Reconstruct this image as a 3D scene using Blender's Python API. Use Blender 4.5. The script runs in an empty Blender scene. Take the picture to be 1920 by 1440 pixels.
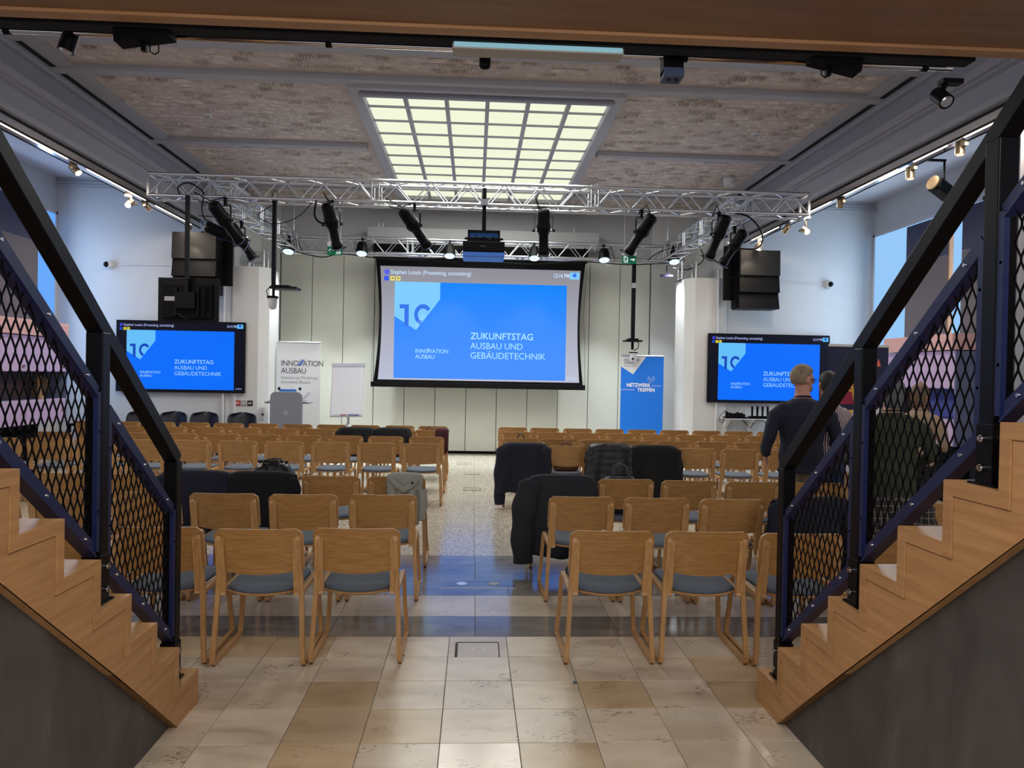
import bpy, bmesh, math, random
from mathutils import Vector, Matrix, noise
random.seed(7)
R = math.radians
SC = bpy.context.scene
COL = SC.collection

# ------------------------------------------------------------------ camera
F_PX = 1400.0
CAM_H = 1.7
def cam_axes(vx=889.0, vy=702.0, s=0.0185):
    Y = Vector((vx-960, 720-vy, F_PX)).normalized()          # room depth axis in (right, up, forward)
    z1, z2 = s, 1.0
    z3 = -(Y.x*z1 + Y.y*z2)/Y.z
    Z = Vector((z1, z2, z3)).normalized()
    X = Y.cross(Z)
    if X.x < 0: X = -X
    return X, Y, Z
AX, AY, AZ = cam_axes()
right = Vector((AX.x, AY.x, AZ.x)); up = Vector((AX.y, AY.y, AZ.y)); fwd = Vector((AX.z, AY.z, AZ.z))
cd = bpy.data.cameras.new('camera'); cam = bpy.data.objects.new('camera', cd); COL.objects.link(cam)
rot = Matrix((right, up, -fwd)).transposed()
cam.matrix_world = Matrix.Translation((0, 0, CAM_H)) @ rot.to_4x4()
cd.sensor_fit = 'HORIZONTAL'; cd.sensor_width = 36.0; cd.lens = 36.0*F_PX/1920.0
cd.clip_start = 0.05; cd.clip_end = 100
SC.camera = cam

# ------------------------------------------------------------------ world, lights, exposure
w = bpy.data.worlds.new('world'); SC.world = w; w.use_nodes = True
w.node_tree.nodes['Background'].inputs[0].default_value = (0.77, 0.78, 0.84, 1)
w.node_tree.nodes['Background'].inputs[1].default_value = 0.80
SC.view_settings.view_transform = 'Standard'
try: SC.view_settings.look = 'None'
except Exception: pass
SC.view_settings.exposure = 0.65
EXPO = 2**0.65
SC.view_settings.gamma = 1.0
SC.view_settings.use_curve_mapping = False

def area(name, loc, rotv, sx, sy, power, col):
    l = bpy.data.lights.new(name, 'AREA'); l.shape = 'RECTANGLE'; l.size = sx; l.size_y = sy
    l.energy = power; l.color = col
    o = bpy.data.objects.new(name, l); o.location = loc; o.rotation_euler = rotv; COL.objects.link(o)
    return o
def spot(name, loc, target, power, col, ang=70, blend=0.6, r=0.05, parent=None):
    l = bpy.data.lights.new(name, 'SPOT'); l.energy = power; l.color = col; l.spot_size = R(ang); l.spot_blend = blend
    l.shadow_soft_size = r
    o = bpy.data.objects.new(name, l); o.location = loc
    d = Vector(target)-Vector(loc); o.rotation_euler = d.to_track_quat('-Z', 'Y').to_euler(); COL.objects.link(o)
    return o
# daylight above the glazed ceiling light, sent down through it
area('ceiling_daylight', (0.08, 11.95, 5.13), (0, 0, 0), 2.9, 5.0, 190, (1.0, 1.0, 0.93))
# foyer lamps above and behind the camera, warm white
area('foyer_lamp', (-0.9, 0.6, 2.95), (R(12), 0, 0), 1.2, 1.2, 30, (1.0, 0.90, 0.78))
area('foyer_lamp', (1.0, 0.6, 2.95), (R(12), 0, 0), 1.2, 1.2, 30, (1.0, 0.90, 0.78))
# daylight from the tall side windows
area('window_daylight', (-7.55, 11.2, 2.9), (0, R(-90), 0), 3.0, 5.0, 120, (0.50, 0.70, 1.0))
area('window_daylight', (7.55, 11.2, 2.9), (0, R(90), 0), 3.0, 5.0, 110, (0.62, 0.80, 1.0))

# ------------------------------------------------------------------ materials
MATS = {}
def nt(name):
    m = bpy.data.materials.new(name); m.use_nodes = True
    return m, m.node_tree, m.node_tree.nodes['Principled BSDF']
def hx(r, g, b):
    f = lambda c: (c/255/12.92) if c/255 <= 0.04045 else ((c/255+0.055)/1.055)**2.4
    return (f(r), f(g), f(b), 1)
def flat(name, col, rough=0.6, metal=0.0, emit=0.0, bump=0.0, bscale=60, spec=0.5, var=0.0, vscale=3.0):
    if name in MATS: return MATS[name]
    m, t, b = nt(name)
    c = hx(*col) if max(col) > 1 else (*col, 1)
    b.inputs['Base Color'].default_value = c
    b.inputs['Roughness'].default_value = rough; b.inputs['Metallic'].default_value = metal
    b.inputs['Specular IOR Level'].default_value = spec
    if emit:
        b.inputs['Emission Color'].default_value = c; b.inputs['Emission Strength'].default_value = emit/EXPO
        b.inputs['Base Color'].default_value = (0.01, 0.01, 0.01, 1); b.inputs['Specular IOR Level'].default_value = 0.0
    if bump or var:
        tc = t.nodes.new('ShaderNodeTexCoord')
        n = t.nodes.new('ShaderNodeTexNoise'); n.inputs['Scale'].default_value = bscale; n.inputs['Detail'].default_value = 4
        t.links.new(tc.outputs['Object'], n.inputs['Vector'])
        if bump:
            bp = t.nodes.new('ShaderNodeBump'); bp.inputs['Strength'].default_value = bump; bp.inputs['Distance'].default_value = 0.01
            t.links.new(n.outputs['Fac'], bp.inputs['Height']); t.links.new(bp.outputs['Normal'], b.inputs['Normal'])
        if var and not emit:
            n2 = t.nodes.new('ShaderNodeTexNoise'); n2.inputs['Scale'].default_value = vscale; n2.inputs['Detail'].default_value = 5
            t.links.new(tc.outputs['Object'], n2.inputs['Vector'])
            r = t.nodes.new('ShaderNodeValToRGB')
            r.color_ramp.elements[0].position = 0.3; r.color_ramp.elements[1].position = 0.7
            r.color_ramp.elements[0].color = tuple(x*(1-var) for x in c[:3])+(1,)
            r.color_ramp.elements[1].color = tuple(min(1, x*(1+var)) for x in c[:3])+(1,)
            t.links.new(n2.outputs['Fac'], r.inputs['Fac']); t.links.new(r.outputs['Color'], b.inputs['Base Color'])
    MATS[name] = m
    return m
def wood(name, c1, c2, axis='x', scale=6.0, rough=0.42, rnd=0.25, stretch=14):
    if name in MATS: return MATS[name]
    m, t, b = nt(name)
    tc = t.nodes.new('ShaderNodeTexCoord'); mp = t.nodes.new('ShaderNodeMapping')
    s = {'x': (1, stretch, stretch), 'y': (stretch, 1, stretch), 'z': (stretch, stretch, 1)}[axis]
    mp.inputs['Scale'].default_value = s
    t.links.new(tc.outputs['Object'], mp.inputs['Vector'])
    oi = t.nodes.new('ShaderNodeObjectInfo')
    add = t.nodes.new('ShaderNodeVectorMath'); add.operation = 'ADD'
    mul = t.nodes.new('ShaderNodeMath'); mul.operation = 'MULTIPLY'; mul.inputs[1].default_value = 37.0
    t.links.new(oi.outputs['Random'], mul.inputs[0]); t.links.new(mp.outputs['Vector'], add.inputs[0]); t.links.new(mul.outputs[0], add.inputs[1])
    n = t.nodes.new('ShaderNodeTexNoise'); n.inputs['Scale'].default_value = scale; n.inputs['Detail'].default_value = 6; n.inputs['Roughness'].default_value = 0.6
    t.links.new(add.outputs[0], n.inputs['Vector'])
    r = t.nodes.new('ShaderNodeValToRGB'); e = r.color_ramp.elements
    e[0].position = 0.32; e[0].color = hx(*c1); e[1].position = 0.68; e[1].color = hx(*c2)
    t.links.new(n.outputs['Fac'], r.inputs['Fac'])
    hs = t.nodes.new('ShaderNodeHueSaturation')
    mr = t.nodes.new('ShaderNodeMapRange'); mr.inputs['To Min'].default_value = 1-rnd*0.5; mr.inputs['To Max'].default_value = 1+rnd*0.5
    t.links.new(oi.outputs['Random'], mr.inputs['Value']); t.links.new(mr.outputs['Result'], hs.inputs['Value'])
    t.links.new(r.outputs['Color'], hs.inputs['Color']); t.links.new(hs.outputs['Color'], b.inputs['Base Color'])
    bp = t.nodes.new('ShaderNodeBump'); bp.inputs['Strength'].default_value = 0.06; bp.inputs['Distance'].default_value = 0.003
    t.links.new(n.outputs['Fac'], bp.inputs['Height']); t.links.new(bp.outputs['Normal'], b.inputs['Normal'])
    b.inputs['Roughness'].default_value = rough
    MATS[name] = m; return m
def stone(name, cols, rough=0.25, pits=0.5, vein=2.2, rnd=0.25, speck=None, seed=0.0):
    """stone slab: colour varies from piece to piece (object random) with veins, pits or specks inside each"""
    if name in MATS: return MATS[name]
    m, t, b = nt(name)
    tc = t.nodes.new('ShaderNodeTexCoord'); oi = t.nodes.new('ShaderNodeObjectInfo')
    mul = t.nodes.new('ShaderNodeMath'); mul.operation = 'MULTIPLY'; mul.inputs[1].default_value = 61.0
    t.links.new(oi.outputs['Random'], mul.inputs[0])
    add = t.nodes.new('ShaderNodeVectorMath'); add.operation = 'ADD'
    t.links.new(tc.outputs['Object'], add.inputs[0]); t.links.new(mul.outputs[0], add.inputs[1])
    mp = t.nodes.new('ShaderNodeMapping'); mp.inputs['Scale'].default_value = (1.0, 2.2, 1); mp.inputs['Rotation'].default_value = (0, 0, 0.25+seed)
    t.links.new(add.outputs[0], mp.inputs['Vector'])
    n = t.nodes.new('ShaderNodeTexNoise'); n.inputs['Scale'].default_value = vein; n.inputs['Detail'].default_value = 7; n.inputs['Distortion'].default_value = 0.8
    t.links.new(mp.outputs['Vector'], n.inputs['Vector'])
    r = t.nodes.new('ShaderNodeValToRGB'); el = r.color_ramp.elements
    while len(el) < len(cols): el.new(0.5)
    for i, c in enumerate(cols):
        el[i].position = 0.3+0.4*i/(len(cols)-1); el[i].color = hx(*c)
    t.links.new(n.outputs['Fac'], r.inputs['Fac'])
    hs = t.nodes.new('ShaderNodeHueSaturation')
    mr = t.nodes.new('ShaderNodeMapRange'); mr.inputs['To Min'].default_value = 1-rnd*0.6; mr.inputs['To Max'].default_value = 1+rnd*0.4
    t.links.new(oi.outputs['Random'], mr.inputs['Value']); t.links.new(mr.outputs['Result'], hs.inputs['Value'])
    t.links.new(r.outputs['Color'], hs.inputs['Color'])
    out = hs.outputs['Color']
    if pits:
        mp2 = t.nodes.new('ShaderNodeMapping'); mp2.inputs['Scale'].default_value = (16, 34, 16); mp2.inputs['Rotation'].default_value = (0, 0, 0.6+seed)
        t.links.new(add.outputs[0], mp2.inputs['Vector'])
        n2 = t.nodes.new('ShaderNodeTexNoise'); n2.inputs['Scale'].default_value = 2.2; n2.inputs['Detail'].default_value = 3
        t.links.new(mp2.outputs['Vector'], n2.inputs['Vector'])
        n3 = t.nodes.new('ShaderNodeTexNoise'); n3.inputs['Scale'].default_value = 5.0
        t.links.new(add.outputs[0], n3.inputs['Vector'])
        a = t.nodes.new('ShaderNodeMath'); a.operation = 'MULTIPLY'; t.links.new(n2.outputs['Fac'], a.inputs[0]); t.links.new(n3.outputs['Fac'], a.inputs[1])
        r2 = t.nodes.new('ShaderNodeValToRGB'); r2.color_ramp.elements[0].position = 0.355; r2.color_ramp.elements[1].position = 0.40
        t.links.new(a.outputs[0], r2.inputs['Fac'])
        mx = t.nodes.new('ShaderNodeMixRGB'); mx.blend_type = 'MULTIPLY'
        ms = t.nodes.new('ShaderNodeMath'); ms.operation = 'MULTIPLY'; ms.inputs[1].default_value = pits
        t.links.new(r2.outputs['Color'], ms.inputs[0]); t.links.new(ms.outputs[0], mx.inputs['Fac'])
        t.links.new(out, mx.inputs['Color1']); mx.inputs['Color2'].default_value = (0.30, 0.22, 0.16, 1); out = mx.outputs['Color']
    if speck:
        v = t.nodes.new('ShaderNodeTexVoronoi'); v.inputs['Scale'].default_value = 75
        t.links.new(tc.outputs['Object'], v.inputs['Vector'])
        r3 = t.nodes.new('ShaderNodeValToRGB'); r3.color_ramp.elements[0].position = 0.0; r3.color_ramp.elements[1].position = 1.0
        r3.color_ramp.elements[0].color = hx(*speck[0]); r3.color_ramp.elements[1].color = hx(*speck[1])
        sp = t.nodes.new('ShaderNodeSeparateColor'); t.links.new(v.outputs['Color'], sp.inputs['Color']); t.links.new(sp.outputs[0], r3.inputs['Fac'])
        mx = t.nodes.new('ShaderNodeMixRGB'); mx.inputs['Fac'].default_value = 0.75
        t.links.new(out, mx.inputs['Color1']); t.links.new(r3.outputs['Color'], mx.inputs['Color2']); out = mx.outputs['Color']
    t.links.new(out, b.inputs['Base Color'])
    n4 = t.nodes.new('ShaderNodeTexNoise'); n4.inputs['Scale'].default_value = 9; n4.inputs['Detail'].default_value = 4
    t.links.new(tc.outputs['Object'], n4.inputs['Vector'])
    m4 = t.nodes.new('ShaderNodeMapRange'); m4.inputs['To Min'].default_value = rough*0.75; m4.inputs['To Max'].default_value = rough*1.35
    b.inputs['Specular IOR Level'].default_value = .9 if rough < .5 else .3
    t.links.new(n4.outputs['Fac'], m4.inputs['Value']); t.links.new(m4.outputs['Result'], b.inputs['Roughness'])
    MATS[name] = m; return m

M_OAK = wood('oak_chair', (150, 108, 60), (178, 134, 80), 'x', 5, 0.38, 0.14)
M_OAKF = wood('oak_frame', (166, 124, 76), (194, 150, 98), 'z', 5, 0.40, 0.10)
M_OAKS = wood('oak_stair', (172, 126, 80), (196, 150, 100), 'y', 3.0, 0.42, 0.08)
M_OAKT = wood('oak_tread', (196, 148, 96), (216, 170, 116), 'x', 4.0, 0.34, 0.10)
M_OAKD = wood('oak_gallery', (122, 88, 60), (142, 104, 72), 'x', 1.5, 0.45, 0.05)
M_EDGEP = wood('plywood_edge', (206, 166, 116), (226, 190, 142), 'x', 8, 0.45, 0.0)
M_PAD = flat('seat_fabric', (88, 98, 112), 0.85, bump=0.15, bscale=300)
M_BLK = flat('black_metal', (6, 6, 8), 0.40, spec=.14)
M_BLKR = flat('black_rail_paint', (4, 6, 13), 0.36, spec=0.16)
M_BLUEM = flat('black_paint_blue_light', (12, 28, 76), 0.42)  # blue light on the black railing frames, painted into their colour
M_BLKP = flat('black_plastic', (8, 8, 11), 0.45, spec=.14)
M_BLKM = flat('black_matte', (6, 6, 8), 0.6, spec=.10)
M_RUB = flat('black_rubber', (10, 10, 10), 0.9)
M_ALU = flat('aluminium', (200, 202, 208), 0.28, 1.0)
M_CHR = flat('chrome', (215, 215, 220), 0.12, 1.0)
M_WHT = flat('white_paint', (206, 206, 208), 0.75, bump=0.03, var=0.02)
M_WALL = flat('wall_white', (196, 197, 198), 0.8, bump=0.05, var=0.02)
M_COLM = flat('column_white', (205, 205, 204), 0.75)
M_GREY = flat('beam_grey', (164, 163, 170), 0.65, var=0.03)
M_GREYD = flat('beam_grey_dark', (150, 150, 160), 0.6, var=0.03)
M_PANEL = flat('panel_greige', (196, 198, 188), 0.6, var=0.02)
M_DARKW = flat('dark_plaster', (80, 77, 77), 0.62, bump=0.3, bscale=9)
def _plaster():
    m = M_DARKW; t = m.node_tree; b = t.nodes['Principled BSDF']; tc = t.nodes.new('ShaderNodeTexCoord'); mp = t.nodes.new('ShaderNodeMapping')
    mp.inputs['Scale'].default_value = (1, 1.6, .7); t.links.new(tc.outputs['Object'], mp.inputs['Vector'])
    n = t.nodes.new('ShaderNodeTexNoise'); n.inputs['Scale'].default_value = 2.6; n.inputs['Detail'].default_value = 9; n.inputs['Roughness'].default_value = .62; n.inputs['Distortion'].default_value = .6
    t.links.new(mp.outputs['Vector'], n.inputs['Vector']); r = t.nodes.new('ShaderNodeValToRGB'); e = r.color_ramp.elements
    e[0].position = .35; e[0].color = hx(66, 63, 63); e[1].position = .62; e[1].color = hx(84, 81, 80); x = e.new(.74); x.color = hx(112, 108, 106)
    t.links.new(n.outputs['Fac'], r.inputs['Fac']); t.links.new(r.outputs['Color'], b.inputs['Base Color'])
_plaster()
M_SLOT = flat('slot_black', (8, 8, 12), 0.9)
M_TRAV = stone('travertine', [(184, 168, 146), (210, 196, 176), (226, 214, 196)], 0.30, 0.7, 2.0, 0.22)
M_TRAV2 = stone('travertine_ochre', [(184, 158, 122), (202, 180, 144), (212, 192, 160)], 0.30, 0.45, 2.0, 0.2, seed=1.2)
M_TRAV3 = stone('travertine_pale', [(200, 186, 166), (216, 204, 186), (226, 216, 200)], 0.20, 0.35, 1.4, 0.1, seed=0.4)
M_SLATE = stone('grey_limestone', [(112, 108, 103), (134, 130, 125), (150, 146, 141)], 0.13, 0.35, 1.8, 0.2)
M_TERR = stone('terrazzo', [(184, 176, 160), (196, 188, 172)], 0.17, 0.0, 2, 0.06, speck=((120, 110, 94), (226, 220, 206)))
M_GROUT = flat('grout', (96, 84, 72), 0.9)
M_BRK = stone('brick_whitewashed', [(178, 166, 160), (200, 188, 182), (214, 204, 198)], 0.85, 0.12, 5, 0.16)
M_MORT = flat('brick_mortar', (186, 173, 166), 0.9, bump=0.5, bscale=14, var=0.08, vscale=5)
M_SHELL = flat('navy_shell', (20, 24, 40), 0.5)
M_TXTD = flat('print_dark', (40, 46, 62), 0.7)
M_TXTW = flat('print_white', (235, 240, 245), 0.7)

# ------------------------------------------------------------------ mesh helpers
class MB:
    def __init__(s): s.v = []; s.f = []; s.sm = []
    def add(s, vs, fs, smooth=False, mat=None):
        o = len(s.v)
        s.v += [tuple(mat @ Vector(v)) if mat else tuple(v) for v in vs]
        s.f += [tuple(i+o for i in f) for f in fs]; s.sm += [smooth]*len(fs)
        return s
    def box(s, x0, x1, y0, y1, z0, z1, mat=None):
        vs = [(x, y, z) for x in (x0, x1) for y in (y0, y1) for z in (z0, z1)]
        return s.add(vs, [(0, 1, 3, 2), (4, 6, 7, 5), (0, 4, 5, 1), (2, 3, 7, 6), (0, 2, 6, 4), (1, 5, 7, 3)], False, mat)
    def cbox(s, c, d, mat=None): return s.box(c[0]-d[0]/2, c[0]+d[0]/2, c[1]-d[1]/2, c[1]+d[1]/2, c[2]-d[2]/2, c[2]+d[2]/2, mat)
    def bar(s, a, b, wx, wy, upv=(0, 0, 1)):
        """rectangular bar from a to b; wx = size across (perp. to upv), wy = size along upv"""
        a, b = Vector(a), Vector(b); d = (b-a).normalized(); u = Vector(upv)
        x = d.cross(u)
        if x.length < 1e-5: x = d.cross(Vector((1, 0, 0)))
        x.normalize(); u = x.cross(d).normalized()
        vs = [p + x*(sx*wx/2) + u*(su*wy/2) for p in (a, b) for sx, su in ((-1, -1), (1, -1), (1, 1), (-1, 1))]
        return s.add(vs, [(0, 1, 2, 3), (7, 6, 5, 4), (0, 4, 5, 1), (1, 5, 6, 2), (2, 6, 7, 3), (3, 7, 4, 0)])
    def cyl(s, a, b, r, r2=None, n=12, caps=True, smooth=True):
        a, b = Vector(a), Vector(b); r2 = r if r2 is None else r2
        d = (b-a).normalized(); x = d.orthogonal().normalized(); y = d.cross(x)
        vs = []
        for p, rr in ((a, r), (b, r2)):
            for i in range(n):
                t = 2*math.pi*i/n; vs.append(p + x*(rr*math.cos(t)) + y*(rr*math.sin(t)))
        s.add(vs, [(i, (i+1) % n, n+(i+1) % n, n+i) for i in range(n)], smooth)
        if caps:
            s.add(vs, [tuple(reversed(range(n))), tuple(range(n, 2*n))], False)
        return s
    def tube(s, pts, r, n=8, caps=True, ry=None, upv=None, smooth=True):
        """tube along points; r number or list; ry optional second radius (list or number)"""
        pts = [Vector(p) for p in pts]; N = len(pts)
        rs = r if isinstance(r, (list, tuple)) else [r]*N
        rys = rs if ry is None else (ry if isinstance(ry, (list, tuple)) else [ry]*N)
        x = None; vs = []
        for i, p in enumerate(pts):
            d = (pts[min(i+1, N-1)]-pts[max(i-1, 0)]).normalized()
            if x is None:
                x = (Vector(upv) if upv else d.orthogonal())
            x = (x - d*x.dot(d))
            if x.length < 1e-6: x = d.orthogonal()
            x.normalize(); y = d.cross(x)
            for k in range(n):
                t = 2*math.pi*k/n; vs.append(p + x*(rs[i]*math.cos(t)) + y*(rys[i]*math.sin(t)))
        fs = [(i*n+k, i*n+(k+1) % n, (i+1)*n+(k+1) % n, (i+1)*n+k) for i in range(N-1) for k in range(n)]
        s.add(vs, fs, smooth)
        if caps: s.add(vs, [tuple(reversed(range(n))), tuple(range((N-1)*n, N*n))], False)
        return s
    def ribbon(s, pts, wx, th, side, closed=False):
        """rectangular-section bar swept along pts; wx is its size along `side`, th its size in the plane"""
        pts = [Vector(p) for p in pts]; N = len(pts); side = Vector(side).normalized(); vs = []
        for i, p in enumerate(pts):
            a = pts[(i-1) % N] if closed else pts[max(i-1, 0)]
            b = pts[(i+1) % N] if closed else pts[min(i+1, N-1)]
            d = (b-a).normalized(); nrm = side.cross(d).normalized()
            for q, e in ((-1, -1), (1, -1), (1, 1), (-1, 1)):
                vs.append(p + side*(q*wx/2) + nrm*(e*th/2))
        L = N if closed else N-1
        fs = [(i*4+k, i*4+(k+1) % 4, ((i+1) % N)*4+(k+1) % 4, ((i+1) % N)*4+k) for i in range(L) for k in range(4)]
        if not closed: fs += [(3, 2, 1, 0), tuple((N-1)*4+k for k in range(4))]
        return s.add(vs, fs)
    def lathe(s, prof, n=16, mat=None, smooth=True):
        vs = []; 
        for r, z in prof:
            for k in range(n):
                t = 2*math.pi*k/n; vs.append((r*math.cos(t), r*math.sin(t), z))
        N = len(prof)
        s.add(vs, [(i*n+k, i*n+(k+1) % n, (i+1)*n+(k+1) % n, (i+1)*n+k) for i in range(N-1) for k in range(n)], smooth, mat)
        s.add(vs, [tuple(reversed(range(n))), tuple(range((N-1)*n, N*n))], False, mat)
        return s
    def prism(s, poly, a, b, axis):
        """polygon in the plane perpendicular to axis, extruded from a to b. x: (y,z) y: (x,z) z: (x,y)"""
        def P(u, v, w):
            return {'x': (w, u, v), 'y': (u, w, v), 'z': (u, v, w)}[axis]
        n = len(poly); vs = [P(u, v, a) for u, v in poly]+[P(u, v, b) for u, v in poly]
        fs = [(i, (i+1) % n, n+(i+1) % n, n+i) for i in range(n)]+[tuple(reversed(range(n))), tuple(range(n, 2*n))]
        return s.add(vs, fs)
    def sphere(s, c, r, n=12, m=8, sc=(1, 1, 1), mat=None):
        vs = []; 
        for i in range(1, m):
            a = math.pi*i/m
            for k in range(n):
                t = 2*math.pi*k/n
                vs.append((c[0]+r*sc[0]*math.sin(a)*math.cos(t), c[1]+r*sc[1]*math.sin(a)*math.sin(t), c[2]+r*sc[2]*math.cos(a)))
        vs += [(c[0], c[1], c[2]+r*sc[2]), (c[0], c[1], c[2]-r*sc[2])]
        fs = [(i*n+k, (i+1)*n+k, (i+1)*n+(k+1) % n, i*n+(k+1) % n) for i in range(m-2) for k in range(n)]
        T = len(vs)-2; fs += [(k, (k+1) % n, T) for k in range(n)]+[((m-2)*n+(k+1) % n, (m-2)*n+k, T+1) for k in range(n)]
        return s.add(vs, fs, True, mat)
    def mesh(s, name, mat):
        me = bpy.data.meshes.new(name); me.from_pydata([tuple(v) for v in s.v], [], s.f)
        me.polygons.foreach_set('use_smooth', s.sm)
        bm = bmesh.new(); bm.from_mesh(me); bmesh.ops.recalc_face_normals(bm, faces=bm.faces); bm.to_mesh(me); bm.free()
        me.materials.append(mat); me.update(); return me
    def obj(s, name, mat, parent=None, loc=None, bevel=0):
        o = link(name, s.mesh(name, mat), parent, loc)
        if bevel:
            b = o.modifiers.new('bevel', 'BEVEL'); b.width = bevel; b.segments = 2; b.limit_method = 'ANGLE'
        return o
def link(name, data, parent=None, loc=None, rotz=None):
    o = bpy.data.objects.new(name, data); COL.objects.link(o)
    if parent: o.parent = parent
    if loc is not None: o.location = loc
    if rotz is not None: o.rotation_euler = (0, 0, rotz)
    return o
def tag(o, label, cat, group=None):
    o['label'] = label; o['category'] = cat
    if group: o['group'] = group
    return o
def thing(name, label, cat, loc=(0, 0, 0), rotz=0, group=None):
    return tag(link(name, None, None, loc, rotz), label, cat, group)
def struct(o): o['kind'] = 'structure'; return o
def stuff(o): o['kind'] = 'stuff'; return o
def bake(o):
    dg = bpy.context.evaluated_depsgraph_get(); ev = o.evaluated_get(dg)
    me = bpy.data.meshes.new_from_object(ev); o.modifiers.clear(); o.data = me; return o
def text_obj(body, size, mat, parent, loc, name='lettering', align='LEFT', bold=0.0, rot=(R(90), 0, 0), spacing=1.0, sx=1.0, label=None):
    c = bpy.data.curves.new(name, 'FONT'); c.body = body; c.size = size; c.align_x = align; c.offset = bold*size
    c.space_character = spacing; c.resolution_u = 3; c.fill_mode = 'FRONT'
    t = bpy.data.objects.new(name, c); COL.objects.link(t)
    bpy.context.view_layer.update()
    me = bpy.data.meshes.new_from_object(t.evaluated_get(bpy.context.evaluated_depsgraph_get()))
    bpy.data.objects.remove(t); bpy.data.curves.remove(c)
    me.materials.clear(); me.materials.append(mat)
    o = link(name, me, parent, loc); o.rotation_euler = rot; o.scale = (sx, 1, 1)
    if label: o['label'] = label
    return o
def flatpoly(pts, y, name, mat, parent, th=0.0015):
    """thin flat piece in an x-z plane facing -y"""
    return MB().prism(pts, y, y+th, 'y').obj(name, mat, parent)
def arc(cx, cz, r, a0, a1, n=5):
    return [(cx+r*math.cos(R(a0+(a1-a0)*i/n)), cz+r*math.sin(R(a0+(a1-a0)*i/n))) for i in range(n+1)]

# ================================================================== THE ROOM
YB = 16.05      # back wall
YE = 14.2       # end walls of the aisles
XW = 7.7        # side walls
ZC = 5.2        # ceiling
XB = 5.05       # inner face of the long beams

# ---- floor
floor = struct(MB().box(-8.0, 8.0, -2.5, 16.4, -0.12, -0.006).obj('floor', M_GROUT))
def tile(name, mat, x0, x1, y0, y1, gap=0.003):
    dz = random.uniform(-0.0006, 0.0006)
    me_key = (name, round(x1-x0, 3), round(y1-y0, 3), mat.name)
    if me_key not in TILES:
        a, b = (x1-x0)/2-gap/2, (y1-y0)/2-gap/2; e = 0.0015
        m = MB(); vs = [(-a, -b, -0.03), (a, -b, -0.03), (a, b, -0.03), (-a, b, -0.03), (-a, -b, -e), (a, -b, -e), (a, b, -e), (-a, b, -e),
                        (-a+e, -b+e, 0), (a-e, -b+e, 0), (a-e, b-e, 0), (-a+e, b-e, 0)]
        m.add(vs, [(3, 2, 1, 0)]+[(i, (i+1) % 4, 4+(i+1) % 4, 4+i) for i in range(4)]+[(4+i, 4+(i+1) % 4, 8+(i+1) % 4, 8+i) for i in range(4)]+[(8, 9, 10, 11)])
        TILES[me_key] = m.mesh(name, mat)
    return link(name, TILES[me_key], floor, ((x0+x1)/2, (y0+y1)/2, dz-0.0008))
TILES = {}
px = 0.3645
hatch_cell = None
for j in range(9):
    y1 = 4.83-0.3505*j; y0 = y1-0.3505
    for i in range(-8, 9):
        x0 = -0.128+px*i
        if y0 < 3.9 and (x0 > 1.5 or x0+px < -1.4): continue
        if j == 0 and i == 0: continue                      # the hatch sits here
        h = random.random()
        m = M_TRAV2 if ((j, i) in ((3, -1), (3, -2), (4, -2), (5, -2), (4, 1)) or h < 0.12) else (M_TRAV3 if h > 0.85 else M_TRAV)
        tile('tile', m, x0, x0+px, y0, y1)
def band(y0, y1, step, mat, off, name='slab', xa=-6.2, xb=6.2):
    k = 0; x = off
    while x > xa: x -= step
    while x < xb:
        tile(name, mat, x, x+step, y0, y1); x += step
band(4.83, 5.24, 0.95, M_SLATE, 0.037)
band(5.24, 5.73, 0.95, M_TRAV3, 0.037)
band(5.73, 6.14, 0.95, M_SLATE, 0.30)
band(6.14, 6.62, 0.95, M_SLATE, 0.037)
band(6.62, 6.99, 1.30, M_SLATE, 0.037)
for k in range(6): band(6.99+1.5*k, 8.49+1.5*k, 1.5, M_TERR, 0.03, 'terrazzo_slab', -7.6, 7.5)
# side stretches of floor beyond the travertine, under the chairs and stairs
for sx in (-1, 1):
    for k in range(5):
        tile('stone_slab', M_SLATE, sx*4.9-1.75+0.0*k, sx*4.9+1.75, 4.82-0.7*(k+1), 4.82-0.7*k)

# hatch and its tile frame
hx0, hx1, hy0, hy1 = -0.128, 0.2365, 4.4795, 4.83
floor_rim = MB().box(hx0+.002, hx0+.04, hy0, hy1-.002, -.03, -.001).box(hx1-.05, hx1-.002, hy0, hy1-.002, -.03, -.001).box(hx0+.04, hx1-.05, hy1-.10, hy1-.002, -.03, -.001)
floor_rim.obj('hatch_surround', M_TRAV3, floor)
t = thing('floor_hatch', 'square stone floor hatch with round lifting cap, in the tiles nearest the camera', 'floor hatch', ((hx0+hx1)/2, hy0+.12, 0), group=None)
MB().box(-.125, .125, -.117, .122, -.03, -.0015).obj('cover', M_TRAV3, t)
MB().box(-.131, -.127, -.118, .128, -.03, .001).box(.127, .131, -.118, .128, -.03, .001).box(-.131, .131, .124, .128, -.03, .001).obj('frame', M_BLK, t)
MB().cyl((0, 0, -.01), (0, 0, .0005), .038, n=24).obj('cap_ring', M_ALU, t)
MB().cyl((0, 0, -.01), (0, 0, .0012), .033, n=24).box(-.012, .012, -.002, .002, 0, .002).obj('cap', M_TRAV3, t)
t = thing('floor_hatch', 'wide grey stone floor hatch with two metal caps, between the front seat blocks', 'floor hatch', (0.06, 6.05, 0))
MB().box(-.30, .30, -.11, .11, -.03, .001).obj('cover', M_SLATE, t)
MB().ribbon([(-.303, -.113, 0), (.303, -.113, 0), (.303, .113, 0), (-.303, .113, 0)], .004, .003, (0, 0, 1), True).obj('frame', M_ALU, t)
for sx in (-1, 1): MB().cyl((sx*.13, 0, -.01), (sx*.13, 0, .003), .045, n=8).obj('cap', M_ALU if sx < 0 else M_GREYD, t)
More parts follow.
